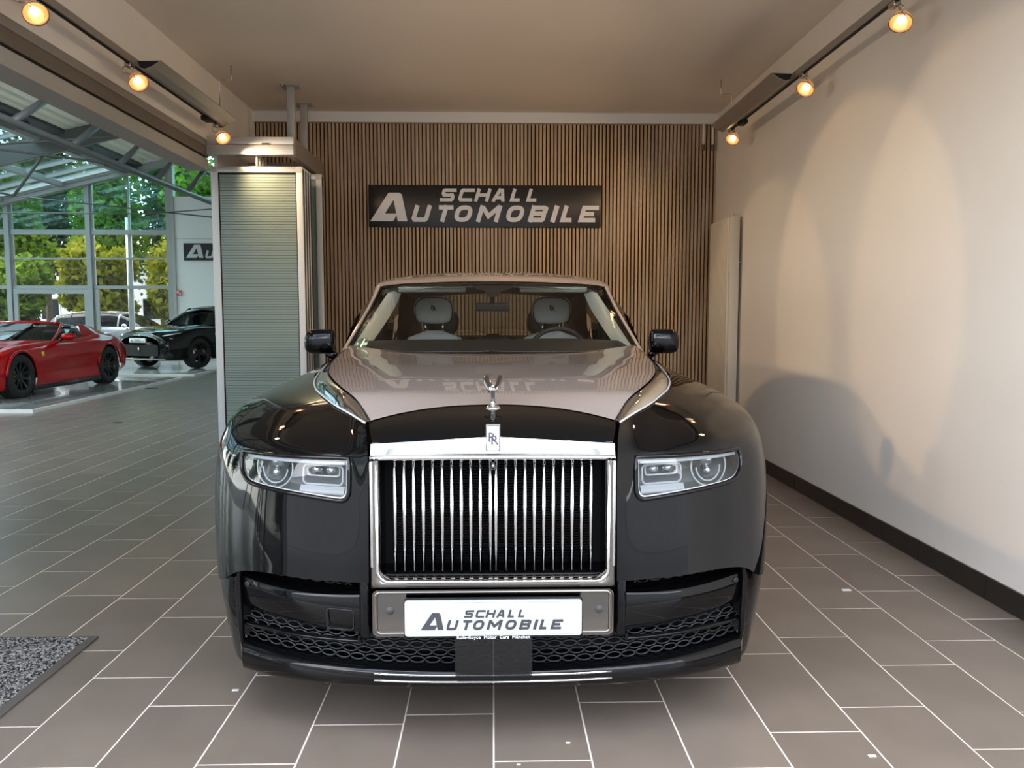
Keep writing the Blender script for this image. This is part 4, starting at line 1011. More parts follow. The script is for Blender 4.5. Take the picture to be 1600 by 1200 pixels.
for s in (1, -1):
    b = MB(); nj, ni = SDG.shape[:2]; b.v = sx(SDG.reshape(-1, 3), s)
    for j in range(nj-1):
        for i in range(ni-1):
            c = SDG[j:j+2, i:i+2].reshape(-1, 3).mean(0)
            if math.hypot(c[1]-6.62, c[2]-WR) < .425 and c[0] > .9: continue
            b.f.append((j*ni+i, j*ni+i+1, (j+1)*ni+i+1, (j+1)*ni+i)); b.sm.append(True)
    sdp = b.build('body_side', 'black_paint', car)
    for y0 in (5.05, 5.40): MB().tube(sx([(1.012, y0, .93), (1.035, y0+.03, .935), (1.035, y0+.20, .935), (1.010, y0+.23, .93)], s), .011, 8).build('door_handle', 'chrome', sdp)
    MB().tube(sx([(1.0, 5.25, .30), (1.012, 5.25, .76), (.995, 5.25, 1.0), (.93, 5.25, 1.12)], s), .004, 6).build('shut_line', 'satin_black', sdp)
    MB().bbox((s*.97-.03, 3.55, .20), (s*.97+.03, 6.15, .30), .02).build('sill', 'black_paint', sdp)
    b = MB(); g_ = patch(np.array([[(.985,3.52,.30),(.985,4.45,.27)],[(1.0,3.52,.40),(1.0,4.45,.40)],[(1.0,3.4,.50),(1.0,4.45,.50)]]), 8, 6); b.grid([sx(r, s) for r in g_]).build('fender_lower', 'black_paint', sdp)
    MB().tube(sx([(.93, 7.80, .95), (.90, 7.79, .72)], s), .03, 8).build('tail_lamp', 'red_paint', sdp)
bt_ = np.array([[(0,7.55,1.165),(.3,7.54,1.165),(.66,7.46,1.155),(.80,7.43,1.13)], [(0,7.62,1.14),(.3,7.61,1.14),(.60,7.56,1.135),(.70,7.58,1.115)], [(0,7.68,1.11),(.25,7.68,1.108),(.42,7.68,1.104),(.5,7.68,1.10)]])
bg_ = patch(bt_, 6, 5); bg_ = np.concatenate([bg_[:, :0:-1]*np.array([-1, 1, 1]), bg_], 1); MB().grid(bg_).build('boot_lid', 'beige_paint', car)
# ---- wheels
def wheel(x, y, s, par, R=WR, w=.26, rimm='rim_silver', spokes=10, sub='rim', ns=36, cal=None):
    m4 = Matrix.Translation((x, y, R))@Matrix.Rotation(math.pi/2*s, 4, 'Y')
    h = w/2
    ty = MB().lathe([(R*.68, -h), (R*.80, -h*1.02), (R*.94, -h*.98), (R*.985, -h*.85), (R, -h*.6), (R, h*.6), (R*.985, h*.85), (R*.94, h*.98), (R*.80, h*1.02), (R*.68, h), (R*.66, h*.8)], ns, m4).build('tyre', 'tyre', par)
    MB().lathe([(R*.665, -h*.95), (R*.64, -h*.8), (R*.62, 0), (R*.645, h*.8), (R*.69, h*.97), (R*.70, h*.9)], ns, m4).build(sub, rimm, ty)
    b = MB()
    for k in range(spokes):
        a = 2*math.pi*k/spokes; ca, sa = math.cos(a), math.sin(a); pr, pt = R*.64, R*.05
        pts = []
        for rr_, tt, zz in ((R*.10, pt*1.3, h*.62), (R*.64, pt*.9, h*.82)):
            for sg_ in (-1, 1): pts += [(rr_*ca-sg_*tt*sa, rr_*sa+sg_*tt*ca, zz), (rr_*ca-sg_*tt*sa, rr_*sa+sg_*tt*ca, zz-.03)]
        b.add([m4@Vector(p) for p in pts], [(0,2,6,4),(1,5,7,3),(0,4,5,1),(2,3,7,6),(4,6,7,5),(0,1,3,2)])
    b.lathe([(0, h*.72), (R*.12, h*.70), (R*.16, h*.6), (R*.16, h*.4)], 16, m4)
    b.build('spokes', rimm, ty)
    MB().lathe([(0, h*.1), (R*.5, h*.1), (R*.5, h*.02), (0, h*.02)], 24, m4).build('brake_disc', 'lamp_metal', ty)
    if cal: MB().bbox((x+s*h*.1-.03, y-.02-R*.45, R*.75), (x+s*h*.25+.03, y+R*.02-R*.12, R*1.25), .02).build('caliper', cal, ty)
    return ty
for s in (1, -1):
    for y in (WY, 6.62): wheel(s*.845, y, s, car)
    # dark wheel-house liners
    for y in (WY, 6.62):
        G = [[(s*xx, y+.44*math.cos(a), WR+.44*math.sin(a)) for a in np.linspace(-.35, math.pi+.35, 22)] for xx in (.55, .965)]
        MB().grid(G).build('wheel_liner', 'matt_black', car)
MB().box((-.80, 2.75, .20), (.80, 7.75, .24)).build('underbody', 'matt_black', car)
# ================================================================== bumper
bp = empty('bumper'); bp.parent = car; bp.location = (0, 0, 0)
PLx = [0, .20, .37, .50, .62, .74, .835]; PLy = [2.352, 2.358, 2.378, 2.408, 2.45, 2.51, 2.575]
plan = lambda x: float(np.interp(abs(x), np.linspace(0, .835, 60), np.interp(np.linspace(0, .835, 60), PLx, PLy)))
_pl = cr1(np.array(list(zip(PLx, PLy, [0]*7))), 10); plan = lambda x: float(np.interp(abs(x), _pl[:, 0], _pl[:, 1]))
for s in (1, -1):
    # corner cheek wrapping back to the wheel arch
    CK = np.array([[(.838,2.558,.52),(.892,2.615,.472),(.942,2.70,.472),(.968,2.78,.472),(.975,2.84,.472)],
                   [(.838,2.556,.42),(.890,2.612,.40),(.938,2.70,.40),(.964,2.77,.40),(.972,2.80,.40)],
                   [(.836,2.558,.32),(.880,2.612,.31),(.924,2.70,.31),(.948,2.76,.31),(.955,2.775,.31)],
                   [(.836,2.57,.215),(.868,2.615,.21),(.902,2.69,.21),(.925,2.745,.21),(.93,2.755,.21)],
                   [(.836,2.60,.175),(.855,2.64,.172),(.88,2.70,.172),(.90,2.74,.175),(.905,2.75,.18)]])
    g_ = patch(CK, 8, 8); MB().grid([sx(r, s) for r in g_]).build('cheek', 'black_paint', bp)
    MB().tube(sx([(.893,2.612,.473),(.945,2.708,.473),(.976,2.83,.473)], s), .003, 6).build('shut_line', 'mesh_black', bp)
    # upright frame edge between cheek and intake
    MB().tube(sx([(.800,2.53,.548),(.826,2.545,.525),(.832,2.55,.49),(.832,2.553,.40),(.83,2.56,.30),(.826,2.58,.24)], s), [.006,.010,.010,.010,.010,.008], 8).build('intake_edge', 'black_paint', bp)
    # inner upright beside grille and plate panel
    MB().bbox((s*.390-.015, 2.345, .370), (s*.390+.015, 2.43, .555), .008).build('inner_upright', 'black_paint', bp)
    # upper recess wall and mesh
    xs_ = np.linspace(.41, .825, 24)
    # floating black blade
    rowsB = []
    for z_in, z_out, dy in ((.512, .518, .10), (.506, .511, .035), (.500, .505, .008), (.490, .497, 0), (.44, .455, .002), (.395, .415, .006), (.372, .395, .016), (.366, .388, .05)):
        rowsB.append([(x*s, plan(x)-.012+dy+.012*math.sin(math.pi*min(1, max(0, (x-.41)/.415)))*0, np.interp(x, [.41, .825], [z_in, z_out])-.014*math.sin(math.pi*(x-.41)/.415)*(1 if dy < .03 and z_in > .45 else .3)) for x in xs_])
    bl = MB().grid(rowsB).build('blade', 'black_paint', bp)
    # parking sensor at the blade's outer end, tow cover outline at its inner end
    m4 = Matrix.Translation((.80*s, plan(.80)-.017, .478))@Matrix.Rotation(math.pi/2, 4, 'X')@Matrix.Rotation(.5*s, 4, 'Y')
    MB().lathe([(0, .002), (.007, .002), (.0095, .001), (.0095, -.006)], 16, m4).build('parking_sensor', 'mesh_black', bl)
    if s < 0:
        P = []
        for cx_, cz_, a0 in ((.505, .435, 0), (.440, .435, 90), (.440, .392, 180), (.505, .392, 270)):
            for k in range(4):
                a = math.radians(a0+30*k); P.append((-(cx_+.010*math.cos(a)), plan(cx_)-.0115, cz_+.010*math.sin(a)))
        MB().tube(P, .0018, 5, closed=True).build('tow_cover', 'mesh_black', bl)
    # thin splitter inside the lower intake
    MB().grid([[(x*s, plan(x)+d, np.interp(x, [.41, .83], [z0, z1])) for x in xs_] for d, z0, z1 in ((.05, .352, .345), (-.006, .350, .342), (-.008, .343, .335), (.05, .338, .332))]).build('splitter', 'black_paint', bp)
    MB().box((s*.41-.004, 2.36, .35), (s*.41+.004, 2.42, .372)).build('splitter_end', 'black_paint', bp)
# intake mesh: overlapping lens-shaped loops following the bumper line
def lens_loop(b, x, z, wx, wz, yf, lift=0):
    P = [(x+wx*math.copysign(abs(math.cos(a))**1.15, math.cos(a)), z+wz*math.sin(a)) for a in np.linspace(0, 2*math.pi, 15)[:-1]]
    b.tube([(px_, yf(px_)+lift, pz_) for px_, pz_ in P], .0026, 4, closed=True)
b = MB(); pitch = .047; r_ = 0
for z in np.arange(.290, .385, .0238):
    xo = (r_ % 2)*pitch/2; r_ += 1
    for i in range(-18, 19):
        x = i*pitch+xo
        if abs(x) > .81: continue
        zz = z+ (.0 if abs(x) < .4 else (abs(x)-.4)*.03)
        lens_loop(b, x, zz, .0225, .0098, lambda q: plan(q)+.014)
b.build('lower_mesh', 'mesh_black', bp)['kind'] = 'stuff'
for s in (1, -1):
    b = MB(); r_ = 0
    for z in (.512, .527):
        for i in range(10):
            x = .43+i*.043+(r_ % 2)*.0215
            if x < .80: lens_loop(b, x*s, z+.008*math.sin(i/10*3.1), .020, .0095, lambda q: plan(q)+.042)
        r_ += 1
    b.build('upper_mesh', 'mesh_black', bp)['kind'] = 'stuff'
G = [[(x, plan(x)+.10, z) for x in np.linspace(-.835, .835, 50)] for z in (.24, .58)]
MB().grid(G).build('intake_backing', 'matt_black', bp)
G = [[(x, plan(x)+d, z+(abs(x)/.83)**2*o_) for x in np.linspace(-.822, .822, 61)] for d, z, o_ in ((.09, .283, .0), (.0, .280, .0), (-.028, .274, -.004), (-.036, .264, -.010), (-.036, .243, -.018), (-.030, .226, -.026), (-.012, .214, -.030), (.15, .210, -.030))]
ch = MB().grid(G).build('chin_spoiler', 'black_paint', bp)
for z in (.264, .243): MB().tube([(x, plan(x)-.037, z-(abs(x)/.83)**2*.014) for x in np.linspace(-.362, .362, 21)], .0034, 6).build('chin_strip', 'chrome', ch)  # two thin bright strips along the chin front
# ---- smoked plate panel with sensors
pp = MB().prism(rrect(-.362, .362, .386, .528, .016), .03, 'y', 2.318).build('plate_panel', 'smoked_chrome', bp)
MB().tube([(x, 2.316, z) for x, z in rrect(-.352, .352, .396, .522, .014)], .006, 6, closed=True).build('panel_edge', 'smoked_chrome', pp)
for xx in (-.309, .318):
    m4 = Matrix.Translation((xx, 2.317, .466))@Matrix.Rotation(math.pi/2, 4, 'X')
    MB().lathe([(0, .002), (.007, .002), (.0085, .0), (.0125, .0015), (.0125, -.006)], 18, m4).build('parking_sensor', 'sensor_grey', pp)
# ---- number plate in its holder
npl = MB().bbox((-.265, 2.278, .394), (.265, 2.30, .515), .008).build('number_plate', 'satin_black', car)
b = MB().prism(rrect(-.261, .261, .404, .512, .009), .004, 'y', 2.2745); b.build('plate', 'plate_white', npl)
MB().tube([(x, 2.2745, z) for x, z in rrect(-.256, .256, .409, .507, .008)], .0018, 5, closed=True).build('plate_rim', 'plate_white', npl)
b = MB(); k = .425/1457
logo(b, -.2175, .4125, k, lambda x, z, d: (x, 2.2748-d, z), .0012)
b.build('lettering', 'plate_ink', npl, weld='keep')
text_mesh('Rolls-Royce  Motor  Cars  M\u00fcnchen', .0136, Matrix.Translation((0.0, 2.2765, .3985))@FACE, 'holder_text', 'ink_white', npl, .0003, bold=.0002, spacing=1.08)
MB().box((-.114, 2.283, .276), (.115, 2.285, .394)).build('acetate_sheet', 'acetate', npl)
# ================================================================== mirrors and cabin of the saloon
setoff(0, 5.1, 0)
for s in (1, -1):
    prof = [(.875, 4.47), (1.0, 4.44), (1.05, 4.46)]
    MR = []
    for j, (zz, x0, x1, yo, dp) in enumerate(((1.272, .905, 1.000, .03, .02), (1.262, .890, 1.032, .008, .05), (1.225, .884, 1.052, 0, .075), (1.185, .884, 1.054, 0, .08), (1.150, .890, 1.045, .012, .065), (1.135, .905, 1.015, .03, .03))):
        n = 16; ring = []
        for k in range(n):
            a = 2*math.pi*k/n; cx_ = (x0+x1)/2; rx = (x1-x0)/2
            ring.append((s*(cx_+rx*math.copysign(abs(math.cos(a))**.6, math.cos(a))), 4.44+yo+dp*.5+(dp*.7)*math.copysign(abs(math.sin(a))**.7, math.sin(a))+.02*(1 if False else 0), zz))
        MR.append(ring+[ring[0]])
    g_ = patch(np.array(MR), 2, 4); b = MB().grid([[tuple(p) for p in r] for r in g_])
    for r in (g_[0], g_[-1]):
        b.add([tuple(p) for p in r[:-1]], [tuple(range(len(r)-1))], True)
    mo = b.build('door_mirror', 'black_paint', car, weld=True)
    MB().bbox((s*.975-.075, 4.515, 1.155), (s*.975+.065, 4.525, 1.25), .003).build('mirror_glass', 'chrome', mo)
    MB().tube([(s*.875, 4.52, 1.10), (s*.90, 4.50, 1.125), (s*.93, 4.48, 1.150)], [.035, .026, .03], 10, flat=.6).build('stalk', 'black_paint', mo)
    MB().tube([(s*(.888+.163*t), 4.437+.012*math.sin(t*3.14)-.0+.01*(2*t-1)**4, 1.196) for t in np.linspace(0.02, .98, 9)], .0022, 5).build('indicator_line', 'chrome', mo)
# ---- dashboard: dark shelf behind the screen
DS = np.array([[(-.80,4.47,1.125),(-.4,4.25,1.13),(0,4.17,1.135),(.4,4.25,1.13),(.80,4.47,1.125)], [(-.80,4.60,1.185),(-.4,4.52,1.195),(0,4.48,1.195),(.4,4.52,1.20),(.80,4.60,1.185)],
               [(-.80,4.72,1.195),(-.4,4.68,1.205),(0,4.66,1.205),(.4,4.68,1.21),(.80,4.72,1.195)], [(-.80,4.78,1.12),(-.4,4.78,1.12),(0,4.78,1.12),(.4,4.78,1.12),(.80,4.78,1.12)], [(-.80,4.76,.7),(-.4,4.76,.7),(0,4.76,.7),(.4,4.76,.7),(.80,4.76,.7)]])
dg_ = patch(DS, 8, 5); MB().grid(dg_).build('dashboard', 'dash_black', car)
# ---- steering wheel
cw, rw = Vector((.41, 4.93, 1.092)), .188
tiltm = Matrix.Rotation(math.radians(-22), 3, 'X')
ring = [cw+tiltm@Vector((rw*math.cos(a), 0, rw*math.sin(a))) for a in np.linspace(0, 2*math.pi, 33)[:-1]]
sw = MB().tube(ring, .015, 8, closed=True).build('steering_wheel', 'dark_trim', car)
MB().ell(cw, (.062, .03, .06)).build('wheel_hub', 'dark_trim', sw)
for a in (0, math.pi, -math.pi/2): MB().tube([cw, cw+tiltm@Vector((rw*math.cos(a), 0, rw*math.sin(a)))], .014, 8).build('wheel_spoke', 'dark_trim', sw)
# ---- front seats: backrest, headrest with piping, monogram
def cushion(x, y, z0, z1, w0, w1, d, bulge=.02, n=28, m=14):
    rows = []
    for j in range(m+1):
        t = j/m; e = math.sin(math.pi*min(1, max(0, t)))**.35 if 0 < t < 1 else 0
        w = (w0+(w1-w0)*t)*(.80+.20*e) if True else 0; z = z0+(z1-z0)*t
        e2 = max(e, .02); rows.append([(x+w*math.copysign(abs(math.cos(a))**.45, math.cos(a))*(e2**.35), y+d*math.copysign(abs(math.sin(a))**.7, math.sin(a))*e2, z) for a in np.linspace(0, 2*math.pi, n+1)])
    return rows
def closed_cushion(*a, **k):
    r = cushion(*a, **k); b = MB().grid(r); b.add(r[0][:-1], [tuple(range(len(r[0])-1))], True); b.add(r[-1][:-1], [tuple(range(len(r[0])-1))], True); return b
for s in (1, -1):
    x = .41*s
    st = closed_cushion(x, 5.60, .55, 1.245, .23, .245, .085).build('front_seat', 'cream_leather', car, weld=True)
    b = closed_cushion(x, 5.58, 1.292, 1.485, .138, .142, .06); hd = b.build('headrest', 'cream_leather', st, weld=True)
    arc = [(x+s*0+.132*math.cos(a), 5.535, 1.385+.098*math.sin(a)*1.0) for a in np.linspace(-.5, math.pi+.5, 24)]
    P = [(x+.128*math.copysign(abs(math.cos(a))**.6, math.cos(a)), 5.540, 1.375+.098*math.copysign(abs(math.sin(a))**.7, math.sin(a))) for a in np.linspace(-.9, math.pi+.9, 30)]
    MB().tube(P, .0035, 5).build('piping', 'dark_trim', st)
    for dx in (-.06, .06): MB().tube([(x+dx, 5.59, 1.22), (x+dx, 5.59, 1.31)], .008, 8).build('headrest_post', 'chrome', st)
    text_mesh('R', .048, Matrix.Translation((x-.005, 5.512, 1.402))@FACE, 'monogram', 'plate_ink', st, .001, bold=.0008)
    text_mesh('R', .048, Matrix.Translation((x+.007, 5.5105, 1.394))@FACE, 'monogram', 'plate_ink', st, .001, bold=.0008)
    rs = closed_cushion(.40*s, 6.75, .55, 1.19, .30, .30, .09).build('rear_seat', 'dark_trim', car, weld=True)
    closed_cushion(.43*s, 6.62, 1.19, 1.40, .15, .15, .055).build('headrest', 'lamp_house', rs, weld=True)
    # cream inner pillar trim facing the screen
    o1 = np.array([(.806,4.50,1.150), (.755,4.72,1.275), (.712,4.90,1.385), (.660,5.05,1.492)]); i1 = np.array([(.735,4.66,1.150), (.672,4.86,1.275), (.622,5.02,1.385), (.585,5.12,1.488)])
    g_ = [cr1(o1, 6), cr1((o1+i1)/2, 6)+np.array([0, -.03, .012]), cr1(i1, 6)]
    MB().grid([sx(r, s) for r in g_]).build('pillar_trim', 'cream_trim', car)
    # sun visor and dark side trim
    MB().bbox((min(s*.17, s*.60), 5.06, 1.496), (max(s*.17, s*.60), 5.085, 1.535), .01).build('sun_visor', 'cream_trim', car)
    MB().bbox((s*.79-.02, 5.62, .6), (s*.79+.02, 5.82, 1.5), .02).build('b_pillar_trim', 'dark_trim', car)
    MB().ell((s*.755, 5.62, 1.385), (.012, .012, .02)).build('belt_anchor', 'chrome', car)
    MB().tube([(s*.752, 5.61, 1.38), (s*.745, 5.58, 1.1)], .012, 6, flat=.3).build('seat_belt', 'dark_trim', car)
    MB().add(sx([(.745, 6.15, 1.05), (.72, 7.25, 1.10), (.60, 6.95, 1.46), (.715, 6.15, 1.53)], s), [(0, 1, 2, 3)]).build('rear_pillar_trim', 'dark_trim', car)
    MB().add(sx([(.80, 4.8, .5), (.80, 6.9, .5), (.80, 6.9, 1.14), (.80, 4.8, 1.14)], s), [(0, 1, 2, 3)]).build('door_card', 'dark_trim', car)
MB().bbox((-.80, 6.93, .6), (.80, 7.0, 1.165), .02).build('rear_bulkhead', 'dark_trim', car)
MB().grid([[(x, 7.0+.01, 1.165), (x, 7.5, 1.155)] for x in np.linspace(-.75, .75, 6)]).build('parcel_shelf', 'dark_trim', car)
MB().bbox((-.80, 4.8, .42), (.80, 6.9, .46), .01).build('cabin_floor', 'dark_trim', car)
MB().bbox((-.12, 4.8, .46), (.12, 6.3, 1.02), .05).build('centre_console', 'dark_trim', car)
closed_cushion(0, 6.55, .6, 1.20, .19, .19, .07).build('centre_armrest', 'lamp_house', car, weld=True)
hl = [[(x*.94, y+.06, z-.035) for x, y, z in r] for r in [[tuple(p) for p in row] for row in rf_full]]
MB().grid(hl).build('headliner', 'headliner', car)
# ---- rear-view mirror, screen sticker
rv = MB().bbox((-.105, 4.86, 1.375), (.105, 4.885, 1.428), .012, 3).build('rear_view_mirror', 'dark_trim', car)
MB().tube([(0, 4.87, 1.42), (0, 4.85, 1.50)], .012, 8).build('mirror_stem', 'dark_trim', rv)
MB().bbox((-.095, 4.884, 1.381), (.095, 4.888, 1.422), .006).build('mirror_glass', 'chrome', rv)
def onscreen(x, f):
    """a point on the windscreen, f = 0 at its foot and 1 at its top"""
    j = f*(full.shape[0]-1); j0 = min(int(j), full.shape[0]-2); r = full[j0]*(1-(j-j0))+full[j0+1]*(j-j0)
    return np.array([x, np.interp(x, r[:, 0], r[:, 1]), np.interp(x, r[:, 0], r[:, 2])])
P = []
ctr = onscreen(-.725, .155)
for a in np.linspace(0, 2*math.pi, 25)[:-1]:
    p = onscreen(-.725+.040*math.cos(a), .155+.07*math.sin(a)); P.append((p[0], p[1]-.002, p[2]))
stk = MB().add(P, [tuple(range(24))]).build('screen_sticker', 'green_sticker', scr)
P = [onscreen(-.725+dx, .155+dz) for dx, dz in ((-.034, -.028), (.034, -.028), (.034, .006), (-.034, .006))]
MB().add([(p[0], p[1]-.004, p[2]) for p in P], [(0, 1, 2, 3)]).build('sticker_band', 'ink_white', scr)
# wiper blades tucked at the foot of the screen
for x0, x1 in ((-.70, -.02), (.0, .68)):
    MB().tube([tuple(onscreen(x, .018)+np.array([0, -.012, .006])) for x in np.linspace(x0, x1, 10)], .006, 6).build('wiper_blade', 'satin_black', scr)
# ================================================================== CARS IN THE HALL AND OUTSIDE
def mirror_x(G): return np.concatenate([G[:, :0:-1]*np.array([-1, 1, 1]), G], 1)
def body_shell(ST, ni, nj, wheels, ra, m_, par, name='body'):
    """ST: stations along the car, each a half section of (x, z) from sill to centre line; nose at -Y"""
    A = np.array([[(x, y, z) for x, z in sec] for y, sec in ST]); Gd = patch(A, ni, nj)      # [station][section]
    b = MB(); n0, n1 = Gd.shape[:2]
    for s in (1, -1):
        o = len(b.v); b.v += [(p[0]*s, p[1], p[2]) for p in Gd.reshape(-1, 3)]
        for j in range(n0-1):
            for i in range(n1-1):
                c = Gd[j:j+2, i:i+2].reshape(-1, 3).mean(0)
                if any(math.hypot(c[1]-wy, c[2]-r_) < r_*ra and c[0] > .55 and c[2] < r_*2.3 for wy, r_ in wheels): continue
                q = (o+j*n1+i, o+j*n1+i+1, o+(j+1)*n1+i+1, o+(j+1)*n1+i); b.f.append(q[::-1] if s > 0 else q); b.sm.append(True)
    return b.build(name, m_, par, weld=True), Gd
# ---- red convertible (local: nose towards -Y, origin at its middle on the floor)
setoff()
rc = empty('red_convertible', 'glossy red open sports car with black wheels on the grey platform', 'car')
ST = [(-2.30, [(.10,.20),(.30,.20),(.45,.25),(.50,.38),(.45,.47),(.25,.50),(0,.51)]),
      (-2.15, [(.45,.14),(.70,.15),(.80,.28),(.80,.45),(.66,.56),(.35,.59),(0,.60)]),
      (-1.75, [(.60,.13),(.88,.15),(.95,.35),(.94,.55),(.84,.69),(.45,.70),(0,.69)]),
      (-1.30, [(.60,.13),(.90,.15),(.97,.38),(.97,.60),(.86,.80),(.50,.785),(0,.765)]),
      (-.75, [(.60,.13),(.92,.15),(.96,.38),(.965,.62),(.86,.835),(.52,.855),(0,.85)]),
      (-.30, [(.60,.13),(.93,.15),(.93,.38),(.945,.60),(.88,.83),(.70,.89),(0,.90)]),
      (.30, [(.60,.13),(.93,.15),(.90,.38),(.945,.62),(.90,.83),(.76,.88),(.70,.70)]),
      (.80, [(.60,.13),(.94,.16),(.93,.40),(.975,.65),(.92,.86),(.78,.93),(.66,.90)]),
      (1.25, [(.60,.13),(.95,.18),(.99,.42),(1.0,.68),(.90,.91),(.66,.99),(0,1.0)]),
      (1.75, [(.60,.16),(.93,.22),(.985,.45),(.98,.70),(.87,.90),(.55,.94),(0,.94)]),
      (2.15, [(.60,.24),(.84,.28),(.90,.48),(.88,.70),(.75,.82),(.45,.84),(0,.84)]),
      (2.28, [(.50,.30),(.74,.34),(.80,.50),(.78,.68),(.66,.76),(.40,.78),(0,.78)])]
WB = ((-1.36, .345), (1.36, .36))
body, _g = body_shell(ST, 16, 12, WB, 1.15, 'red_paint', rc)
for y, r_ in WB:
    for s in (1, -1):
        t = wheel(s*.835, y, s, rc, R=r_, w=.27, rimm='rim_black', spokes=10, ns=28, cal='caliper_yellow')
        G = [[(s*xx, y+r_*1.17*math.cos(a), r_+r_*1.17*math.sin(a)) for a in np.linspace(-.7, math.pi+.7, 26)] for xx in (.35, .93)]
        MB().grid(G).build('wheel_liner', 'matt_black', rc)
        MB().tube([(s*.968, y+r_*1.15*math.cos(a), r_+r_*1.15*math.sin(a)) for a in np.linspace(.05, math.pi-.05, 24)], .022, 6).build('arch_lip', 'red_paint', rc)
WSr = np.array([[(0,-.62,.87),(.40,-.58,.87),(.70,-.42,.87),(.82,-.25,.86)], [(0,-.25,1.03),(.38,-.22,1.03),(.65,-.08,1.02),(.75,.05,1.01)], [(0,.12,1.17),(.36,.14,1.165),(.58,.22,1.155),(.66,.30,1.145)]])
g_ = mirror_x(patch(WSr, 5, 5)); ws_ = MB().grid(g_).build('windscreen', 'dark_glass', rc)
for s in (1, -1):
    P = [(p[0], p[1], p[2]) for p in cr1(np.array([(.84,-.30,.86),(.765,.02,1.01),(.675,.28,1.15)]), 6)]
    MB().tube(sx(P, s), .035, 8, flat=.6).build('a_pillar', 'red_paint', rc)
    # rear buttress behind the seats
    BT = [cr1(np.array([(.50,.98,1.17),(.52,1.25,1.13),(.55,1.6,1.02),(.58,1.95,.90)]), 5), cr1(np.array([(.62,.92,1.15),(.66,1.25,1.10),(.70,1.6,.99),(.72,1.95,.88)]), 5), cr1(np.array([(.80,.72,.90),(.86,1.2,.93),(.86,1.6,.91),(.82,1.95,.86)]), 5)]
    MB().grid([sx(r, s) for r in BT]).build('buttress', 'red_paint', rc)
    MB().add(sx([(.79,.30,.88), (.66,.34,1.13), (.62,.86,1.13), (.80,.74,.90)], s), [(0, 1, 2, 3)]).build('side_glass', 'dark_glass', rc)
    m_ = MB().ell((s*1.02, -.12, .94), (.13, .07, .065)).build('door_mirror', 'red_paint', rc)
    MB().tube([(s*.86, -.10, .88), (s*.96, -.11, .92)], .025, 8).build('mirror_stalk', 'gloss_black', m_)
    MB().bbox((s*.42-.22, .45, .40), (s*.42+.22, .80, 1.05), .08, 3).build('seat', 'dark_trim', rc)
    P = [(s*x, y, z) for x, y, z in ((.52,-2.10,.60),(.66,-2.02,.62),(.80,-1.80,.70),(.84,-1.55,.80),(.76,-1.72,.77),(.62,-1.98,.66))]
    MB().add([(x*1.01, y-.03, z+.02) for x, y, z in P], [tuple(range(6))]).build('headlamp', 'dark_glass', rc)
    MB().bbox((s*.945-.012, -.80, .635), (s*.945+.02, -.74, .71), .008).build('side_badge', 'yellow', rc)
    MB().tube(sx([(.90, -1.0, .135), (.945, 0, .13), (.95, .98, .15)], s), .04, 8).build('sill', 'satin_black', rc)
MB().tube([(-.66, .30, 1.148), (-.36, .20, 1.175), (0, .17, 1.182), (.36, .20, 1.175), (.66, .30, 1.148)], .032, 8).build('screen_header', 'red_paint', rc)
MB().box((-.75, -.2, .3), (.75, .95, .75)).build('cabin_tub', 'dark_trim', rc)
MB().bbox((-.70, -2.24, .10), (.70, -2.0, .15), .02).build('front_splitter', 'satin_black', rc)
MB().box((-.50, .86, .85), (.50, .90, 1.10)).build('wind_deflector', 'dark_glass', rc)
rc.location = (-8.355, 14.07, .053); rc.rotation_euler = (0, 0, math.radians(-1.5))
# ---- generic closed car for the black SUV and the silver wagon
def closed_car(name, label, ST, WB, GH, paint, glassm, R, rim, w=.27):
    setoff(); r = empty(name, label, 'car')
    body_shell(ST, 14, 10, WB, 1.13, paint, r)
    A = np.array([[(x, y, z) for x, z in sec] for y, sec in GH]); Gd = patch(A, 6, 6)
    # greenhouse: roof strip in paint, flanks and ends in dark glass
    b, rfm = MB(), MB(); n0, n1 = Gd.shape[:2]
    for s in (1, -1):
        for tgt, sel in ((b, lambda j, i: not (i >= n1*.62 and 6*1 <= j < n0-1-6)), (rfm, lambda j, i: i >= n1*.62 and 6*1 <= j < n0-1-6)):
            o = len(tgt.v); tgt.v += [(p[0]*s, p[1], p[2]) for p in Gd.reshape(-1, 3)]
            for j in range(n0-1):
                for i in range(n1-1):
                    if sel(j, i): tgt.f.append((o+j*n1+i, o+j*n1+i+1, o+(j+1)*n1+i+1, o+(j+1)*n1+i)); tgt.sm.append(True)
    b.build('glasshouse', glassm, r, weld=True); rfm.build('roof', paint, r, weld=True)
    for s in (1, -1):
        k0 = Gd[6, :, :]; MB().tube([tuple((p+np.array([.004, -.01, .004]))*np.array([s, 1, 1])) for p in Gd[5, :int(n1*.7)]] if False else [(p[0]*s*1.005, p[1]-.01, p[2]) for p in Gd[6, :int(n1*.68)][::-1]][::-1], .028, 6).build('a_pillar', paint, r)
        for jj in (int(n0*.55), n0-8): MB().tube([(p[0]*s*1.004, p[1], p[2]) for p in Gd[jj, :int(n1*.66)]], .022, 6).build('side_pillar', paint if jj > n0*.7 else 'gloss_black', r)
    for y, rr_ in WB:
        for s in (1, -1):
            wheel(s*(ST[4][1][2][0]-w/2-.005), y, s, r, R=rr_, w=w, rimm=rim, spokes=5 if rim != 'rim_silver' else 10, ns=28)
            G = [[(s*xx, y+rr_*1.18*math.cos(a), rr_+rr_*1.18*math.sin(a)) for a in np.linspace(-.3, math.pi+.3, 18)] for xx in (.5, ST[4][1][2][0]-.01)]
            MB().grid(G).build('wheel_liner', 'matt_black', r)
    return r, Gd
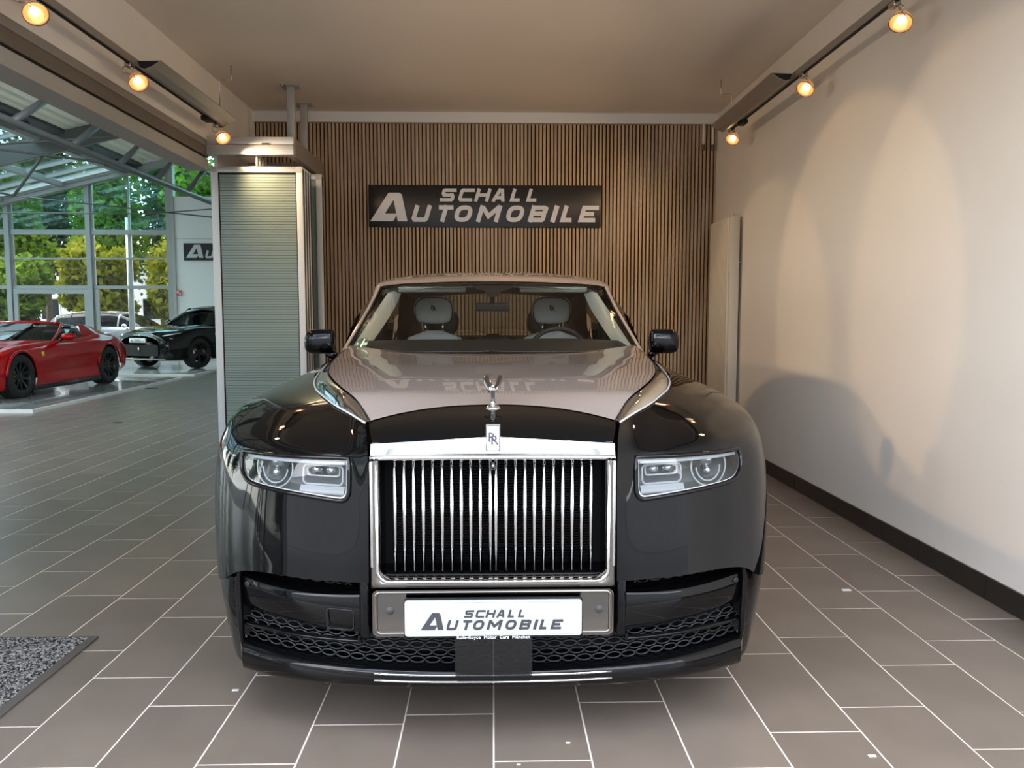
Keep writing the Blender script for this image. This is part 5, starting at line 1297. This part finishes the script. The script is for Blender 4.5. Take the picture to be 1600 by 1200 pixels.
ST = [(-2.46, [(.30,.26),(.55,.28),(.66,.40),(.66,.58),(.56,.72),(.30,.80),(0,.82)]),
      (-2.36, [(.55,.22),(.80,.25),(.88,.42),(.87,.62),(.76,.78),(.40,.88),(0,.90)]),
      (-1.95, [(.60,.20),(.93,.24),(.985,.46),(.98,.70),(.88,.90),(.48,.97),(0,.985)]),
      (-1.50, [(.60,.20),(.95,.24),(1.005,.48),(1.005,.76),(.90,.99),(.50,1.02),(0,1.03)]),
      (-.90, [(.60,.20),(.95,.24),(1.0,.50),(1.0,.78),(.92,1.01),(.60,1.07),(0,1.07)]),
      (0, [(.60,.20),(.95,.26),(.98,.50),(.99,.78),(.93,1.0),(.80,1.06),(0,1.05)]),
      (1.0, [(.60,.20),(.95,.26),(.985,.50),(1.0,.80),(.94,1.03),(.80,1.08),(0,1.06)]),
      (1.9, [(.60,.24),(.95,.28),(1.0,.52),(1.0,.80),(.92,1.04),(.60,1.10),(0,1.10)]),
      (2.4, [(.60,.34),(.85,.36),(.92,.55),(.90,.80),(.80,1.0),(.50,1.06),(0,1.07)]),
      (2.48, [(.50,.40),(.75,.42),(.82,.58),(.80,.78),(.70,.92),(.40,.98),(0,.99)])]
GH = [(-1.0, [(.84,1.04),(.82,1.05),(.76,1.06),(.55,1.08),(0,1.08)]), (-.20, [(.87,1.04),(.83,1.22),(.74,1.44),(.52,1.50),(0,1.52)]), (.6, [(.88,1.05),(.84,1.28),(.74,1.51),(.52,1.575),(0,1.59)]),
      (1.3, [(.87,1.06),(.82,1.28),(.72,1.48),(.50,1.54),(0,1.555)]), (1.85, [(.84,1.07),(.78,1.20),(.68,1.36),(.46,1.41),(0,1.42)]), (2.2, [(.78,1.06),(.74,1.10),(.66,1.15),(.45,1.16),(0,1.16)])]
suv, _ = closed_car('black_suv', 'glossy black sporty SUV with white dealer plate behind the red convertible', ST, ((-1.50, .38), (1.52, .39)), GH, 'black_paint', 'dark_glass', .38, 'rim_black')
MB().box((-.62, -2.475, .33), (.62, -2.40, .60)).build('intake', 'matt_black', suv)
pl_ = MB().box((-.26, -2.52, .655), (.26, -2.48, .765)).build('number_plate', 'plate_white', suv)
b = MB(); logo(b, -.235, .655, .47/1467, lambda x, z, d: (x, -2.521-d, z), .002); b.build('lettering', 'plate_ink', pl_, weld='keep')
MB().ell((0, -2.44, .83), (.028, .02, .03)).build('nose_badge', 'plate_white', suv)
MB().tube([(-.01, -2.49, .55), (0.012, -2.49, .50), (-.008, -2.49, .45)], [.008, .02, .006], 6).build('grille_emblem', 'chrome', suv)
MB().tube([(-.80, -2.44, .26), (0, -2.50, .25), (.80, -2.44, .26)], .02, 8).build('lip_trim', 'mid_grey', suv)
for s in (1, -1):
    MB().tube([(s*.60, -2.40, .80), (s*.78, -2.28, .84), (s*.90, -2.02, .885)], [.012, .02, .010], 6, flat=.5).build('headlamp_strip', 'lamp_ring', suv)
    MB().tube([(s*.70, -2.40, .70), (s*.84, -2.30, .76), (s*.88, -2.24, .74)], .010, 6).build('intake_light', 'lamp_ring', suv)
    MB().bbox((s*.995-.01, -1.0, .78), (s*.995+.015, -.93, .88), .008).build('side_badge', 'yellow', suv)
    m_ = MB().ell((s*1.06, -.55, 1.13), (.13, .08, .075)).build('door_mirror', 'black_paint', suv)
    MB().tube([(s*.90, -.53, 1.05), (s*1.0, -.54, 1.11)], .03, 8).build('mirror_stalk', 'black_paint', suv)
    MB().bbox((s*.38-.22, .1, .8), (s*.38+.22, .25, 1.38), .06).build('seat', 'cream_leather', suv)
suv.location = (-7.53, 21.7, .053); suv.rotation_euler = (0, 0, math.radians(-25))
ST2 = [(-2.42, [(.30,.28),(.55,.30),(.64,.42),(.64,.56),(.54,.66),(.30,.70),(0,.71)])]+[(y, [(x, z*.96) for x, z in sec]) for y, sec in ST[1:]]
GH2 = [(-1.05, [(.82,.99),(.80,1.0),(.74,1.01),(.55,1.03),(0,1.03)]), (-.25, [(.84,1.0),(.79,1.2),(.70,1.38),(.50,1.43),(0,1.45)]), (.7, [(.85,1.01),(.80,1.24),(.70,1.43),(.50,1.48),(0,1.49)]), (1.6, [(.84,1.02),(.79,1.22),(.69,1.40),(.50,1.45),(0,1.46)]), (2.1, [(.80,1.03),(.75,1.18),(.66,1.34),(.46,1.38),(0,1.39)]), (2.4, [(.76,1.02),(.72,1.05),(.64,1.08),(.45,1.09),(0,1.09)])]
wag, _ = closed_car('silver_wagon', 'pale silver blue estate car parked outside the hall glazing', ST2, ((-1.45, .33), (1.45, .33)), GH2, 'silver_paint', 'dark_glass', .33, 'rim_silver', .23)
for s in (1, -1):
    MB().tube([(s*.62, -.1, 1.49), (s*.63, .8, 1.535), (s*.62, 1.9, 1.47)], .016, 6).build('roof_rail', 'lamp_metal', wag)
    for y in (-.1, .9): MB().bbox((s*.99-.02, y, .78), (s*.99+.02, y+.22, .81), .008).build('door_handle', 'silver_paint', wag)
    MB().ell((s*1.02, -.6, 1.05), (.12, .07, .07)).build('door_mirror', 'silver_paint', wag)
wag.location = (-13.0, 28.4, -.03); wag.rotation_euler = (0, 0, math.radians(84))
